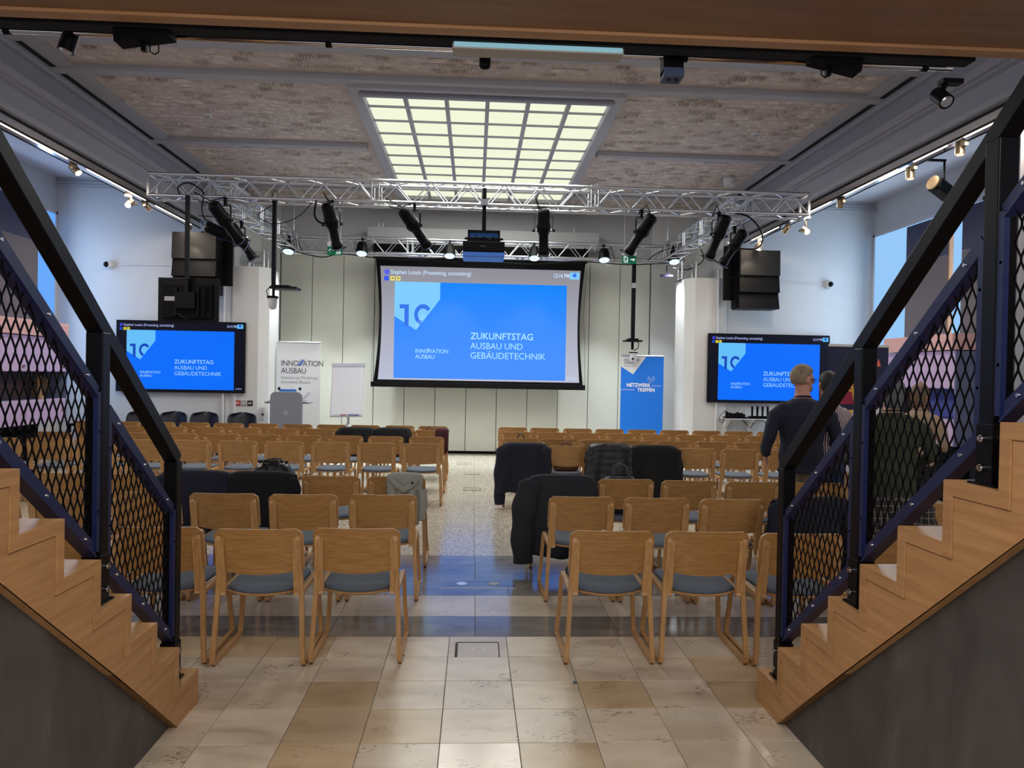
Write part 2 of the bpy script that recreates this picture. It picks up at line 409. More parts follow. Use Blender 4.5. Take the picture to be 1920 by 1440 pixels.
for lab, x, y, wd in (('slim floor socket lid in the aisle, nearest to the camera', 0.0, 11.05, .24), ('slim floor socket lid in the aisle, middle one', 0.0, 12.8, .24), ('slim floor socket lid in the aisle, closest to the back wall', -0.15, 14.2, .26)):
    t = thing('floor_socket', lab, 'floor socket', (x, y, 0), group='floor socket lids in the aisle')
    MB().box(-wd/2, wd/2, -.12, .12, -.02, .0005).obj('lid', M_TERR, t)
    MB().ribbon([(-wd/2, -.12, .001), (wd/2, -.12, .001), (wd/2, .12, .001), (-wd/2, .12, .001)], .004, .012, (0, 0, 1), True).obj('rim', M_BLK, t)
tag(MB().box(.34, .56, 14.05, 14.20, -.01, .004).obj('floor_grille', M_GREYD), 'small dark floor grille near the back wall, right of the aisle', 'floor grille')

tag(MB().prism([(-.012, -.018), (.010, -.014), (.013, .016), (-.006, .020)], .0005, .002, 'z').obj('paper_scrap', flat('scrap_blue', (84, 104, 116), .6), None, (.588, 4.10, 0)), 'tiny blue-grey scrap lying on the travertine, right of the floor hatch', 'scrap')
# ---- back wall: plain upper part and boarded lower part
wb = struct(MB().box(-4.8, 4.8, YB, YB+.25, 0, ZC+.2).obj('wall_back', M_GREYD if False else flat('wall_grey', (172, 172, 176), .8, var=.02)))
xs = [-4.10+0.655*k for k in range(13)]
for a, b in zip(xs[:-1], xs[1:]):
    MB().box(a+.006, b-.006, YB-.07, YB-.002, .06, 4.17).obj('wall_panel', M_PANEL, wb, bevel=.003)
MB().box(-4.1, 3.76, YB-.04, YB-.001, .06, 4.16).obj('panel_backing', M_SLOT, wb)
MB().box(-4.1, 3.76, YB-.10, YB-.001, 4.172, 4.25).obj('panel_ledge', M_WHT, wb)
struct(MB().box(-4.1, 3.76, YB-.05, YB-.001, 0, .057).obj('baseboard_back', M_BLK))
struct(MB().box(-4.8, -4.12, YB-.10, YB, 0, ZC).box(3.78, 4.8, YB-.10, YB, 0, ZC).obj('trim_1', M_WALL))
# niche sides and aisle end walls
wl = struct(MB().box(-XW-.2, -4.5, YE, YE+.2, 0, ZC+.3).box(-4.75, -4.5, YE+.2, YB, 0, ZC).obj('wall_left', M_WALL))
wr = struct(MB().box(4.75, XW+.2, YE, YE+.2, 0, ZC+.3).box(4.75, 5.0, YE+.2, YB, 0, ZC).obj('wall_right', M_WALL))
# side walls with tall windows
def side_wall(sx, name, wname, spans, emi):
    m = MB(); x0, x1 = sorted((sx*XW, sx*(XW+.25)))
    y = 3.0
    for a, b in spans:
        m.box(x0, x1, y, a, 0, ZC+.3); m.box(x0, x1, a, b, 0, 1.0); m.box(x0, x1, a, b, 4.55, ZC+.3); y = b
    m.box(x0, x1, y, YE+.2, 0, ZC+.3)
    struct(m.obj(name, M_WALL))
    for k, (a, b) in enumerate(spans):
        fr = MB(); xf = sx*(XW+.035)
        for yy in (a, b-.05): fr.box(xf-.03, xf+.03, yy, yy+.05, 1.0, 4.55)
        for zz in (1.0, 4.50): fr.box(xf-.03, xf+.03, a, b, zz, zz+.05)
        wf = struct(fr.obj('window_%d' % (k+1+(2 if sx > 0 else 0)), M_WHT))
        MB().box(xf-.01, xf+.01, a+.05, b-.05, 1.05, 4.5).obj('blind', emi, wf)['label'] = 'pale blue backlit blind'
EM_L = flat('daylit_blind_left', (104, 168, 250), .8, emit=1.0)
EM_R = flat('daylit_blind_right', (150, 200, 248), .8, emit=1.0)
side_wall(-1, 'wall_left', 'window_left', [(8.6, 10.8), (11.7, 14.19)], EM_L)
side_wall(1, 'wall_right', 'window_right', [(8.2, 10.4), (11.0, 14.19)], EM_R)
for sx, s in ((-1, 'left'), (1, 'right')):
    struct(MB().box(*sorted((sx*(XW-.015), sx*XW)), 3.0, YE, 0, .12).box(*sorted((sx*4.9, sx*XW)), YE-.015, YE, 0, .12).obj('baseboard_'+s, M_WHT))
# aisle ceilings
ac = struct(MB().box(-XW-.2, -XB-.2, 3.0, YE+.2, 5.17, 5.4).box(XB+.2, XW+.2, 3.0, YE+.2, 5.17, 5.4).obj('ceiling', flat('aisle_ceiling', (196, 192, 196), .8)))
for i, z in enumerate((5.12, 5.05, 4.99)):
    o = struct(MB().cyl((-XW, YE-.06-.05*i, z), (-XB-.2, YE-.06-.05*i, z), .010, n=6).cyl((XB+.2, YE-.06-.05*i, z), (XW, YE-.06-.05*i, z), .010, n=6).obj('trim_%d' % (i+2), M_GREYD))

# ---- main ceiling: whitewashed brick vaults between ribs
ceil = struct(MB().box(-XB-.3, -1.62, 2.2, YB+.2, ZC+.045, ZC+.3).box(1.77, XB+.3, 2.2, YB+.2, ZC+.045, ZC+.3).box(-1.62, 1.77, 2.2, 9.17, ZC+.045, ZC+.3).box(-1.62, 1.77, 14.95, YB+.2, ZC+.045, ZC+.3).obj('ceiling', M_MORT))
def in_sky(x0, x1, y0, y1): return x1 > -1.66 and x0 < 1.81 and y1 > 9.13 and y0 < 14.99
protos = []
for k in range(8):
    m = MB(); rr = random.Random(k); a, b = .088+.022*rr.random(), .060+.008*rr.random()
    n = 3; vs = []; top = []
    for j in range(n+1):
        for i in range(n+1):
            u, v = i/n*2-1, j/n*2-1; edge = max(abs(u), abs(v)) > .9
            vs.append((u*a*(1-.06*rr.random()), v*b*(1-.10*rr.random()), (.006 if edge else -.006-rr.random()*.007)))
    fs = [(j*(n+1)+i, (j+1)*(n+1)+i, (j+1)*(n+1)+i+1, j*(n+1)+i+1) for j in range(n) for i in range(n)]
    if k in (2, 5):
        for s_ in range(-2, 3): m.box(s_*.035-.006, s_*.035+.006, -.045, .045, -.030, 0)
    m.add(vs, fs, False)
    protos.append(m.mesh('brick', M_BRK))
bricks = []
y = 8.32; row = 0
ribs = [(9.0, 9.16), (11.68, 11.84), (14.36, 14.52)]
while y < YB-.15:
    x = -4.70 + (row % 2)*.10 + random.uniform(-.04, .04)
    while x < 4.60:
        w_ = .212
        if not in_sky(x, x+.22, y, y+.12) and not any(a-.12 < y < b for a, b in ribs):
            bricks.append((x+.115, y+.06))
        x += w_+random.uniform(-.006, .006)
    y += .148; row += 1
nearest = sorted(range(len(bricks)), key=lambda i: (bricks[i][1], abs(bricks[i][0])))
restmb = MB()
for c, i in enumerate(nearest):
    x, y = bricks[i]; k = random.randrange(8); a = random.uniform(-.10, .10); dz = random.uniform(-.006, .012); y += random.uniform(-.012, .012)
    if c < 300:
        o = link('brick', protos[k], ceil, (x, y, ZC+.04+dz)); o.rotation_euler = (random.uniform(-.03, .03), random.uniform(-.03, .03), a)
    else:
        mm = Matrix.Translation((x, y, ZC+.04+dz)) @ Matrix.Rotation(a, 4, 'Z')
        me = protos[k]; restmb.add([v.co for v in me.vertices], [tuple(p.vertices) for p in me.polygons], False, mm)
stuff(restmb.obj('bricks', M_BRK, ceil))
for i, (a, b) in enumerate(ribs):
    m = MB()
    if i == 0: m.box(-5.0, 5.0, a, b, ZC-.03, ZC+.05)
    elif i == 1: m.box(-5.0, -1.72, a, b, ZC-.03, ZC+.05).box(1.87, 5.0, a, b, ZC-.03, ZC+.05)
    else: m.box(-5.0, -1.72, a, b, ZC-.03, ZC+.05).box(1.87, 5.0, a, b, ZC-.03, ZC+.05)
    m.obj('rib', M_GREY, ceil, bevel=.008)
MB().box(-5.0, -4.72, 8.3, YB, ZC+.0, ZC+.05).box(4.76, 5.0, 8.3, YB, ZC+.0, ZC+.05).box(-5.0, 5.0, 2.2, 8.30, ZC-.02, ZC+.05).obj('margin', M_GREY, ceil)

# ---- long beams with stepped mouldings and the dark slot above them
for sx, s in ((-1, 'left'), (1, 'right')):
    X = lambda d: sx*d
    prof = [(X(4.99), 5.19), (X(4.99), 5.15), (X(5.02), 5.125), (X(5.07), 5.115), (X(5.07), 4.935), (X(5.03), 4.905), (X(5.03), 4.885), (X(4.965), 4.865), (X(4.965), 4.80), (X(4.985), 4.785), (X(5.03), 4.775), (X(5.03), 4.755), (X(5.085), 4.735), (X(5.085), 4.52), (X(5.03), 4.495), (X(4.995), 4.485), (X(4.995), 4.42), (X(5.25), 4.42), (X(5.25), 5.19)]
    b = struct(MB().prism(prof, 2.2, YB, 'y').obj('trim_%d' % (5 if sx < 0 else 6), M_GREYD))
    MB().box(*sorted((X(4.93), X(5.01))), 2.2, YB, ZC-.012, ZC+.06).obj('slot', M_SLOT, b)
    struct(MB().box(*sorted((X(4.98), X(5.6))), 2.2, YB, ZC+.05, ZC+.3).obj('trim_%d' % (7 if sx < 0 else 8), M_SLOT))

# ---- glazed ceiling light
sx0, sx1, sy0, sy1 = -1.46, 1.68, 9.42, 14.95
sk = struct(MB().box(sx0-.14, sx1+.14, sy0-.28, sy0-.20, ZC-.07, ZC+.2).box(sx0-.14, sx1+.14, sy1, sy1+.06, ZC-.04, ZC+.2)
            .box(sx0-.14, sx0, sy0-.2, sy1, ZC-.05, ZC+.2).box(sx1, sx1+.14, sy0-.2, sy1, ZC-.05, ZC+.2).box(sx0-.1, sx1+.1, sy0-.2, sy0, ZC-.01, ZC+.2).obj('window_5', M_GREY, bevel=.006))
EM_SKY = flat('lit_opal_glass', (238, 242, 214), .3, emit=1.05)
EM_SKY.node_tree.nodes['Principled BSDF'].inputs['Roughness'].default_value = .3
cw = (sx1-sx0)/6; rh = (sy1-sy0)/10
pane = MB().box(-cw/2+.015, cw/2-.015, -rh/2+.01, rh/2-.01, -.004, .004).mesh('pane', EM_SKY)
for i in range(6):
    for j in range(10):
        link('pane', pane, sk, (sx0+cw*(i+.5), sy0+rh*(j+.5), ZC+.03))
for i in range(1, 6):
    MB().box(sx0+cw*i-.026, sx0+cw*i+.026, sy0, sy1, ZC-.03, ZC+.045).obj('glazing_bar', M_GREY, sk)
for j in range(1, 10):
    MB().box(sx0, sx1, sy0+rh*j-.011, sy0+rh*j+.011, ZC+.0, ZC+.04).obj('cross_bar', M_GREYD, sk)
MB().box(sx0-.02, sx1+.02, sy0-.10, sy0-.02, ZC-.085, ZC-.02).obj('blind_box', M_GREYD, sk)
for lab, x, y in (('white smoke detector on the brick ceiling left of the glazed light', -3.74, 10.57), ('white smoke detector on the brick ceiling right of the glazed light', 3.96, 10.56)):
    t = thing('smoke_detector', lab, 'smoke detector', (x, y, ZC+.035))
    MB().lathe([(.055, 0), (.055, -.02), (.045, -.035), (.02, -.04)], 20).obj('base', M_WHT, t)
    MB().lathe([(.03, -.036), (.034, -.045), (.02, -.055)], 16).obj('sensor', M_GREYD, t)
tag(MB().lathe([(.10, ZC+.03), (.10, ZC-.09), (.09, ZC-.10)], 24, Matrix.Translation((4.41, 12.955, 0))).obj('ceiling_speaker', M_WHT), 'white drum-shaped ceiling speaker above the right end of the front truss', 'speaker')

# ---- columns at the mouth of the stage niche
def column(x0, x1, lab_s):
    m = MB(); c = .16
    poly = [(x0, YE-.02), (x1-c, YE-.02), (x1, YE-.02+c), (x1, 15.0), (x0, 15.0)] if x0 < 0 else [(x0+c, YE-.02), (x1, YE-.02), (x1, 15.0), (x0, 15.0), (x0, YE-.02+c)]
    m.prism(poly, 0, 3.64, 'z')
    return struct(m.obj('trim_%d' % (9 if x0 < 0 else 10), M_COLM, bevel=.01))
column(-4.53, -3.88, 'left'); column(4.06, 4.85, 'right')
struct(MB().box(5.32, 5.75, 6.6, 7.1, 0, 5.17).obj('trim_11', M_GREY))
for sx in (-1, 1):
    struct(MB().cyl((sx*4.66, YE-.05, 0), (sx*4.66, YE-.05, 3.8), .022, n=10).obj('trim_%d' % (12 if sx < 0 else 13), M_WHT))

# ================================================================== STAIRS, RAILINGS, GALLERY
SY0, SZ0, RUN, RISE = 3.867, 0.174, 0.2537, 0.2022
NST = 13
def staircase(sx, XS, lab):
    """flight rising towards the camera; XS = inner face, sx = side (-1 left, 1 right)"""
    XO = XS + sx*1.15
    t = thing('staircase', lab, 'stairs', (XS+sx*.5, SY0, 0))
    M = Matrix.Translation((-(XS+sx*.5), -SY0, 0))
    def part(mb, name, mat, **k):
        mb.v = [tuple(M @ Vector(v)) for v in mb.v]; return mb.obj(name, mat, t, **k)
    yz = lambda i: (SY0-RUN*i, SZ0+RISE*i)
    # stringer body behind the face, then face board and one trimmed edge per step
    def outline(off, n=NST):
        p = [(SY0-off, 0.0)]
        for i in range(n):
            y, z = yz(i); p += [(y-off, z-off), (y-RUN-off, z-off)]
        return p
    yl, zl = yz(NST-1); yend = yl-RUN
    low = lambda y: .797*(3.60-y)
    body = outline(.0)+[(yend, low(yend)), (3.60, 0.0)]
    part(MB().prism([(a, b) for a, b in body], XS+sx*.006, XS+sx*.05, 'x'), 'stringer', M_OAKS)
    facep = outline(.050)+[(yend-.05, low(yend-.05)), (3.60, 0.0)]
    part(MB().prism(facep, XS, XS+sx*.007, 'x'), 'stringer_face', M_OAKS)
    part(MB().prism([(3.62, -.0), (3.60, 0), (yend, low(yend)), (yend, low(yend)-.03), (3.60+.0, -.0)][1:4]+[(3.64-.03, 0)], XS-sx*.004, XS+sx*.05, 'x'), 'lower_lip', M_OAKS)
    for i in range(NST):
        y, z = yz(i); zb = SZ0+RISE*(i-1) if i else 0
        e = .046
        poly = [(y, z), (y, zb-(0 if i == 0 else e)), (y-e, zb-(0 if i == 0 else e)), (y-e, z-e), (y-RUN-.0, z-e), (y-RUN, z)]
        part(MB().prism(poly, XS-sx*.003, XS+sx*.02, 'x'), 'step_edge', M_OAKS)
        part(MB().box(*sorted((XS+sx*.0, XO)), y-RUN-.02, y+.0, z-.04, z+.0005), 'tread', M_OAKT)
        part(MB().box(*sorted((XS+sx*.02, XO)), y-.022, y-.001, zb, z-.04), 'riser', M_OAKT)
    part(MB().prism(outline(.03)+[(yend, low(yend)), (3.60, 0)], XO-sx*.05, XO, 'x'), 'outer_stringer', M_OAKS)
    part(MB().prism([(3.60, 0), (yend, low(yend)), (yend, 0)], XS+sx*.035, XS+sx*.08, 'x'), 'side_wall', M_DARKW)['label'] = 'dark grey polished plaster wall under the flight'
    return t
XL, XR = -1.38, 1.53
staircase(-1, XL, 'oak staircase on the left, rising towards the camera over a dark plaster wall')
staircase(1, XR, 'oak staircase on the right, rising towards the camera over a dark plaster wall')

def railing(sx, XP, lab, posts, full):
    """posts: list of (y, z_base); XP = inner face of the posts"""
    XQ = XP + sx*.065; xc = (XP+XQ)/2
    t = thing('stair_railing', lab, 'railing', (xc, posts[0][0], posts[0][1]))
    M = Matrix.Translation((-xc, -posts[0][0], -posts[0][1]))
    def part(mb, name, mat, parent=t, **k):
        mb.v = [tuple(M @ Vector(v)) for v in mb.v]; return mb.obj(name, mat, parent, **k)
    k = .795
    zt = lambda y: 1.262+k*(3.77-y)          # upper edge of the handrail
    yn = 1.80
    part(MB().bar((xc, 3.735, zt(3.735)-.035), (xc, yn, zt(yn)-.035), .062, .062), 'handrail', M_BLKR, bevel=.004)
    for y, zb in posts:
        o = part(MB().box(*sorted((XP, XQ)), y-.032, y+.032, zb+.005, zt(y)-.05), 'post', M_BLKR, bevel=.004)
        part(MB().box(*sorted((XP-sx*.012, XQ+sx*.02)), y-.06, y+.06, zb+.0005, zb+.008), 'base_plate', M_BLK)
        if sx > 0 or True:
            pl = part(MB().box(*sorted((XP-sx*.004, XQ+sx*.004)), y-.040, y+.036, zb+.006, zb+.19), 'post_sleeve', M_BLK, bevel=.002)
            for zz in (.055, .145):
                b = MB().cyl((XP-sx*.004, y-.002, zb+zz), (XP-sx*.016, y-.002, zb+zz), .013, n=6).cyl((XP-sx*.016, y-.002, zb+zz), (XP-sx*.022, y-.002, zb+zz), .008, n=10)
                part(b, 'bolt', M_CHR, pl)
                part(MB().cyl((xc+sx*.0, y-.04, zb+zz), (xc, y-.052, zb+zz), .013, n=6).cyl((xc, y-.052, zb+zz), (xc, y-.058, zb+zz), .008, n=10), 'bolt', M_CHR, pl)
    # infill panels between the posts
    ys = [p[0] for p in posts]+[1.45]
    XF = XP+sx*.012
    for a, b in zip(ys[:-1], ys[1:]):
        ya, yb = a-.045, b+.045
        up = lambda y: zt(y)-.315; dn = lambda y: zt(y)-.93
        fr = thing_child = link('infill_panel', None, t)
        for nm, p, q in (('frame_bar', (ya, up(ya)), (yb, up(yb))), ('frame_bar', (ya, dn(ya)), (yb, dn(yb))), ('frame_bar', (ya, dn(ya)), (ya, up(ya))), ('frame_bar', (yb, dn(yb)), (yb, up(yb)))):
            sl = p[0] != q[0]
            P0, Q0 = Vector((XF, p[0], p[1])), Vector((XF, q[0], q[1])); n = Vector((0, q[1]-p[1], -(q[0]-p[0]))).normalized()
            if n.z < 0: n = -n
            mb = MB()
            if sl:
                mb.bar(P0, Q0, .006, .042, n)
                mb.bar(P0+n*(-.021)+Vector((sx*.014, 0, 0)), Q0+n*(-.021)+Vector((sx*.024, 0, 0)), .052, .006, n)
            else:
                mb.bar(P0, Q0, .018, .024, (0, 1, 0))
            part(mb, nm, M_BLUEM, fr)
            Ls = (Q0-P0).length; ns = 3 if sl else 2
            for i in range(ns):
                c = P0.lerp(Q0, (i+.5)/ns if not sl else (.12+.76*i/(ns-1)))
                part(MB().cyl(c+Vector((-sx*.003, 0, 0)), c+Vector((-sx*.009, 0, 0)), .0075, .006, n=10), 'screw', M_ALU, fr)
        # expanded metal: zigzag strands touching at knots
        PW, PH, tw, xm = .048, .106, .0023, XF+sx*.016
        mb = MB(); y0, y1 = min(ya, yb)+.012, max(ya, yb)-.012
        SP = PW/2; am = PW/4; nw = int((y1-y0)/SP)+1
        for i in range(nw+1):
            yc = y0+i*SP; z = math.floor((dn(y1)-.1)/PH)*PH; n_ = 0; run = []
            def flush():
                if len(run) > 1: mb.ribbon([(xm, a_, b_) for a_, b_ in run], .0045, tw*2, (1, 0, 0))
                run.clear()
            while z < up(y0)+.1:
                yy = yc+am*(-1)**(i+n_)
                for zz in (z-.006, z+.006):
                    if y0-.004 <= yy <= y1+.004 and dn(yy) < zz < up(yy): run.append((yy, zz))
                    else: flush()
                z += PH/2; n_ += 1
            flush()
        stuff(part(mb, 'expanded_metal', M_BLK, fr))
    return t
posts = [(3.725, SZ0), (2.985, SZ0+3*RISE), (2.215, SZ0+6*RISE)]
railing(-1, -1.43, 'black steel railing with expanded metal infill on the left staircase', posts, False)
railing(1, 1.57, 'black steel railing with expanded metal infill on the right staircase', posts, True)

# gallery bridge overhead
gal = thing('gallery', 'dark oak underside and edge of the gallery right above the camera', 'gallery', (0, 2.9, 3.015))
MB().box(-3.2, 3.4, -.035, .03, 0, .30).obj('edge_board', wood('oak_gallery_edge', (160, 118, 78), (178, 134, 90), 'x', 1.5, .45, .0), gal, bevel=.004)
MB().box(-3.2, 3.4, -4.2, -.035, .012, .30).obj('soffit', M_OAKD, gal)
tr = tag(MB().box(-2.6, 2.03, 2.975, 3.045, 3.023, 3.11).obj('curtain_rail', M_SLOT, bevel=.003), 'long black rail under the front edge of the gallery', 'rail')
t = thing('light_pipe', 'long chrome pipe hung just behind the black gallery rail', 'pipe', (0, 3.12, 3.050))
MB().cyl((-2.6, 0, 0), (2.02, 0, 0), .014, n=14).obj('pipe', M_CHR, t)
for x in (-.62, .86, -1.9, 1.9): MB().cyl((x-.012, 0, 0), (x+.012, 0, 0), .019, n=14).box(x-.006, x+.006, -.10, 0, .006, .012).obj('clip', M_BLK, t)
t = thing('emergency_light', 'pale box lamp with a cyan-white face hanging under the gallery edge, image centre', 'light', (0.235, 3.03, 3.0))
MB().box(-.345, .345, -.03, .055, .0, .10).obj('housing', flat('box_beige', (172, 166, 156), .5), t, bevel=.003)
MB().box(-.338, .338, -.036, -.0305, .006, .094).obj('face', flat('cyan_face', (150, 200, 214), .4, emit=.75), t)
t = thing('loudspeaker', 'black wedge loudspeaker under the gallery edge, left', 'speaker', (-1.32, 3.05, 2.969), R(0))
m = MB().prism([(-.103, .0), (.109, .034), (.100, .20), (-.120, .20)], -.06, .02, 'y'); m.obj('cabinet', M_BLKM, t, bevel=.004)
MB().tube([(.012, .0, .02), (.012, 0, -.012), (.03, 0, -.022), (.046, 0, -.012), (.046, 0, .02)], .003, 6).obj('cable', M_BLK, t)
MB().box(-.02, .0, -.01, .01, -.012, .02).obj('plug', M_BLK, t)
t = thing('loudspeaker', 'black wedge loudspeaker under the gallery edge, right', 'speaker', (1.47, 3.05, 2.968))
m = MB().prism([(-.114, .043), (.091, .0), (.118, .20), (-.095, .20)], -.06, .02, 'y'); m.obj('cabinet', M_BLKM, t, bevel=.004)
MB().tube([(-.052, 0, .03), (-.052, 0, .004), (-.036, 0, -.008), (-.02, 0, .0), (-.02, 0, .02)], .003, 6).obj('cable', M_BLK, t)
MB().box(-.034, -.014, -.01, .01, .0, .03).obj('plug', M_BLK, t)
t = thing('dome_camera', 'small black dome camera below the pale box lamp', 'camera', (0.022, 3.16, 2.985))
MB().cyl((0, 0, .07), (0, 0, .012), .024, n=18).obj('body', M_BLKP, t); MB().sphere((0, 0, .012), .024, 16, 8, (1, 1, .55)).obj('dome', M_BLK, t)
t = thing('sensor_box', 'small blue-grey sensor box on the chrome pipe, right of the pale box lamp', 'sensor', (0.81, 3.13, 2.955))
MB().box(-.042, .042, -.03, .03, .02, .10).obj('bracket', M_BLK, t); MB().box(-.042, .042, -.045, .04, .0, .04).obj('housing', flat('sensor_blue', (58, 72, 104), .5), t, bevel=.004)
for x in (-.015, .018): MB().cyl((x, -.01, .001), (x, -.01, -.004), .008, n=10).obj('lens', M_BLK, t)

# ================================================================== CHAIRS
def chair_meshes():
    D = {}
    # backrest: curved plywood panel, ends forward, middle bowed to the rear
    m = MB(); nx, nz = 14, 5; TH = .013
    def bp(u, v, off):
        x = u*.250
        if v > .5 and abs(u) > .93: x *= 1
        zlo = .560-.028*(1-u*u); ztop = .805-.006*(abs(u)**10)*2
        z = zlo+(ztop-zlo)*v
        y = .030-.040*(1-u*u)-(z-.56)*.22+off
        return (x, y, z)
    vs = []
    for off in (0, TH):
        for j in range(nz+1):
            for i in range(nx+1):
                u = -1+2*i/nx; v = j/nz
                if j == nz and i in (0, nx): v = .93
                if i in (0, nx) and j == nz: u *= .985
                vs.append(bp(u, v, off))
    S = (nx+1)*(nz+1); g = lambda k, j, i: k*S+j*(nx+1)+i
    fs = []
    for k in (0, 1):
        for j in range(nz):
            for i in range(nx): fs.append((g(k, j, i), g(k, j, i+1), g(k, j+1, i+1), g(k, j+1, i)))
    m.add(vs, fs, True)
    rim = [(0, i) for i in range(nx+1)]+[(j, nx) for j in range(1, nz+1)]+[(nz, i) for i in range(nx-1, -1, -1)]+[(j, 0) for j in range(nz-1, 0, -1)]
    L = len(rim)
    rv = [vs[g(0, *q)] for q in rim]+[vs[g(1, *q)] for q in rim]
    m.add(rv, [(k, (k+1) % L, L+(k+1) % L, L+k) for k in range(L)], False)
    me = m.mesh('backrest', M_OAK); me.materials.append(M_EDGEP)
    for p in me.polygons:
        if p.index >= len(me.polygons)-L: p.material_index = 1
    D['backrest'] = me
    # side frame: one bent bar: upright, down to the floor, along it, up to the seat and back under it
    for sx, nm in ((-1, 'side_frame_a'), (1, 'side_frame_b')):
        bx = lambda z: sx*(.226+.030*max(0, 1-z/.62))
        pts = [(bx(.75)-sx*.006, -.012, .752), (bx(.745)-sx*.001, -.020, .738), (bx(.62), .006, .62), (bx(.50), .030, .50), (bx(.42), .036, .42), (bx(.20), .018, .20), (bx(.05), .004, .05)]
        pts += [(bx(0), .008, .028), (bx(0), .022, .018), (bx(0), .045, .015)]
        pts += [(bx(0), .28, .015), (bx(0), .50, .015), (bx(0), .522, .018), (bx(0), .536, .030), (bx(0)-sx*.002, .538, .055)]
        pts += [(bx(.2)-sx*.004, .524, .20), (bx(.38)-sx*.004, .508, .385), (bx(.42)-sx*.006, .500, .410), (bx(.43)-sx*.006, .480, .420), (bx(.43)-sx*.006, .30, .418), (bx(.43)-sx*.006, .06, .412)]
        m = MB().ribbon(pts, .026, .026, (1, 0, 0))
        D[nm] = m.mesh('side_frame', M_OAKF)
        # inner upright that carries the back and the seat
        xi = sx*.206
        m = MB().ribbon([(xi, .034, .405), (xi, .040, .425), (xi, .028, .50), (xi, .006, .62), (xi, -.012, .715), (xi, -.014, .738), (xi-sx*.002, -.006, .748)], .030, .030, (1, 0, 0))
        D['upright_a' if sx < 0 else 'upright_b'] = m.mesh('upright', M_OAKF)
    # seat shell and pad
    def seat(z0, z1, w_, ya, yb, bow, name, mat, dome=0.0):
        n = 12; top = []
        pts = []
        for i in range(n+1):
            u = -1+2*i/n; pts.append((u*w_, ya+bow*u*u))
        for (x, y) in [(w_+.006, yb-.06), (w_-.015, yb-.01), (0, yb+.008), (-w_+.015, yb-.01), (-w_-.006, yb-.06)]: pts.append((x, y))
        N = len(pts); m = MB(); cx, cy = 0, (ya+yb)/2
        ring = lambda s_, z: [(cx+(x-cx)*s_, cy+(y-cy)*s_, z) for x, y in pts]
        levels = [(1, z0), (1, z1-.006), (.985, z1), (.6, z1+dome), (.2, z1+dome)]
        vs = []; [vs.extend(ring(a, b)) for a, b in levels]
        fs = [(l*N+i, l*N+(i+1) % N, (l+1)*N+(i+1) % N, (l+1)*N+i) for l in range(len(levels)-1) for i in range(N)]
        fs += [tuple(reversed(range(N))), tuple(range((len(levels)-1)*N, len(levels)*N))]
        m.add(vs, fs, True); return m.mesh(name, mat)
    D['seat_shell'] = seat(.414, .426, .206, -.012, .495, .095, 'seat_shell', M_OAK)
    D['seat_pad'] = seat(.426, .452, .200, -.006, .490, .095, 'seat_pad', M_PAD, .004)
    m = MB()
    for sx in (-1, 1):
        for y in (.03, .49): m.cyl((sx*.256, y, 0), (sx*.256, y, .004), .011, n=8)
        for y in (.10, .44): m.cyl((sx*.268, y, .018), (sx*.275, y, .018), .004, n=6)
    D['glides'] = m.mesh('glides', M_BLK)
    return D
CH = chair_meshes()
def make_chair(x, y, rz, label, group):
    t = thing('chair', label, 'chair', (x, y, 0), rz, group)
    for k in ('backrest', 'seat_shell', 'seat_pad', 'side_frame_a', 'side_frame_b', 'upright_a', 'upright_b', 'glides'):
        link({'side_frame_a': 'side_frame', 'side_frame_b': 'side_frame', 'upright_a': 'upright', 'upright_b': 'upright'}.get(k, k), CH[k], t)
    return t
ORD = ['', 'first', 'second', 'third', 'fourth', 'fifth', 'sixth', 'seventh', 'eighth', 'ninth', 'tenth', 'eleventh', 'twelfth']
ROWN = ['nearest row', 'second row', 'third row', 'fourth row', 'fifth row', 'sixth row', 'farthest row']
ROWS = []   # (x0, y, count, slope, pitch)
LROWS = [(-.655, 4.335, 5, 0, .557), (-.655, 5.545, 6, 0, .574), (-.66, 6.525, 6, 0, .563), (-.655, 9.625, 10, 0, .582), (-.665, 10.63, 10, 0, .57), (-.68, 11.85, 10, 0, .575), (-.68, 12.84, 11, 0, .573)]
RROWS = [(.834, 4.335, 5, -.02, .553), (.826, 5.56, 6, -.05, .566), (.79, 6.545, 6, -.05, .56), (.665, 9.60, 7, -.06, .555), (.678, 10.61, 9, -.05, .547), (.68, 11.82, 9, -.04, .555), (.677, 12.82, 9, -.04, .557)]
CHAIRS = {}
for side, rows in (('left', LROWS), ('right', RROWS)):
    for r, (x0, y0, n, sl, pitch) in enumerate(rows):
        for i in range(n):
            sgn = -1 if side == 'left' else 1
            x = x0+sgn*pitch*i; y = y0+(sl*(x-x0) if side == 'right' else 0)
            jx, jy, jr = random.uniform(-.008, .008), random.uniform(-.02, .02), random.uniform(-.025, .025)
            lab = 'oak chair with grey seat, %s of %s block, %s from middle aisle' % (ROWN[r], side, ORD[i+1])
            CHAIRS[(side, r, i)] = (make_chair(x+jx, y+jy, math.atan(sl) if side == 'right' and False else jr, lab, 'oak chairs set out in rows'), x+jx, y+jy)

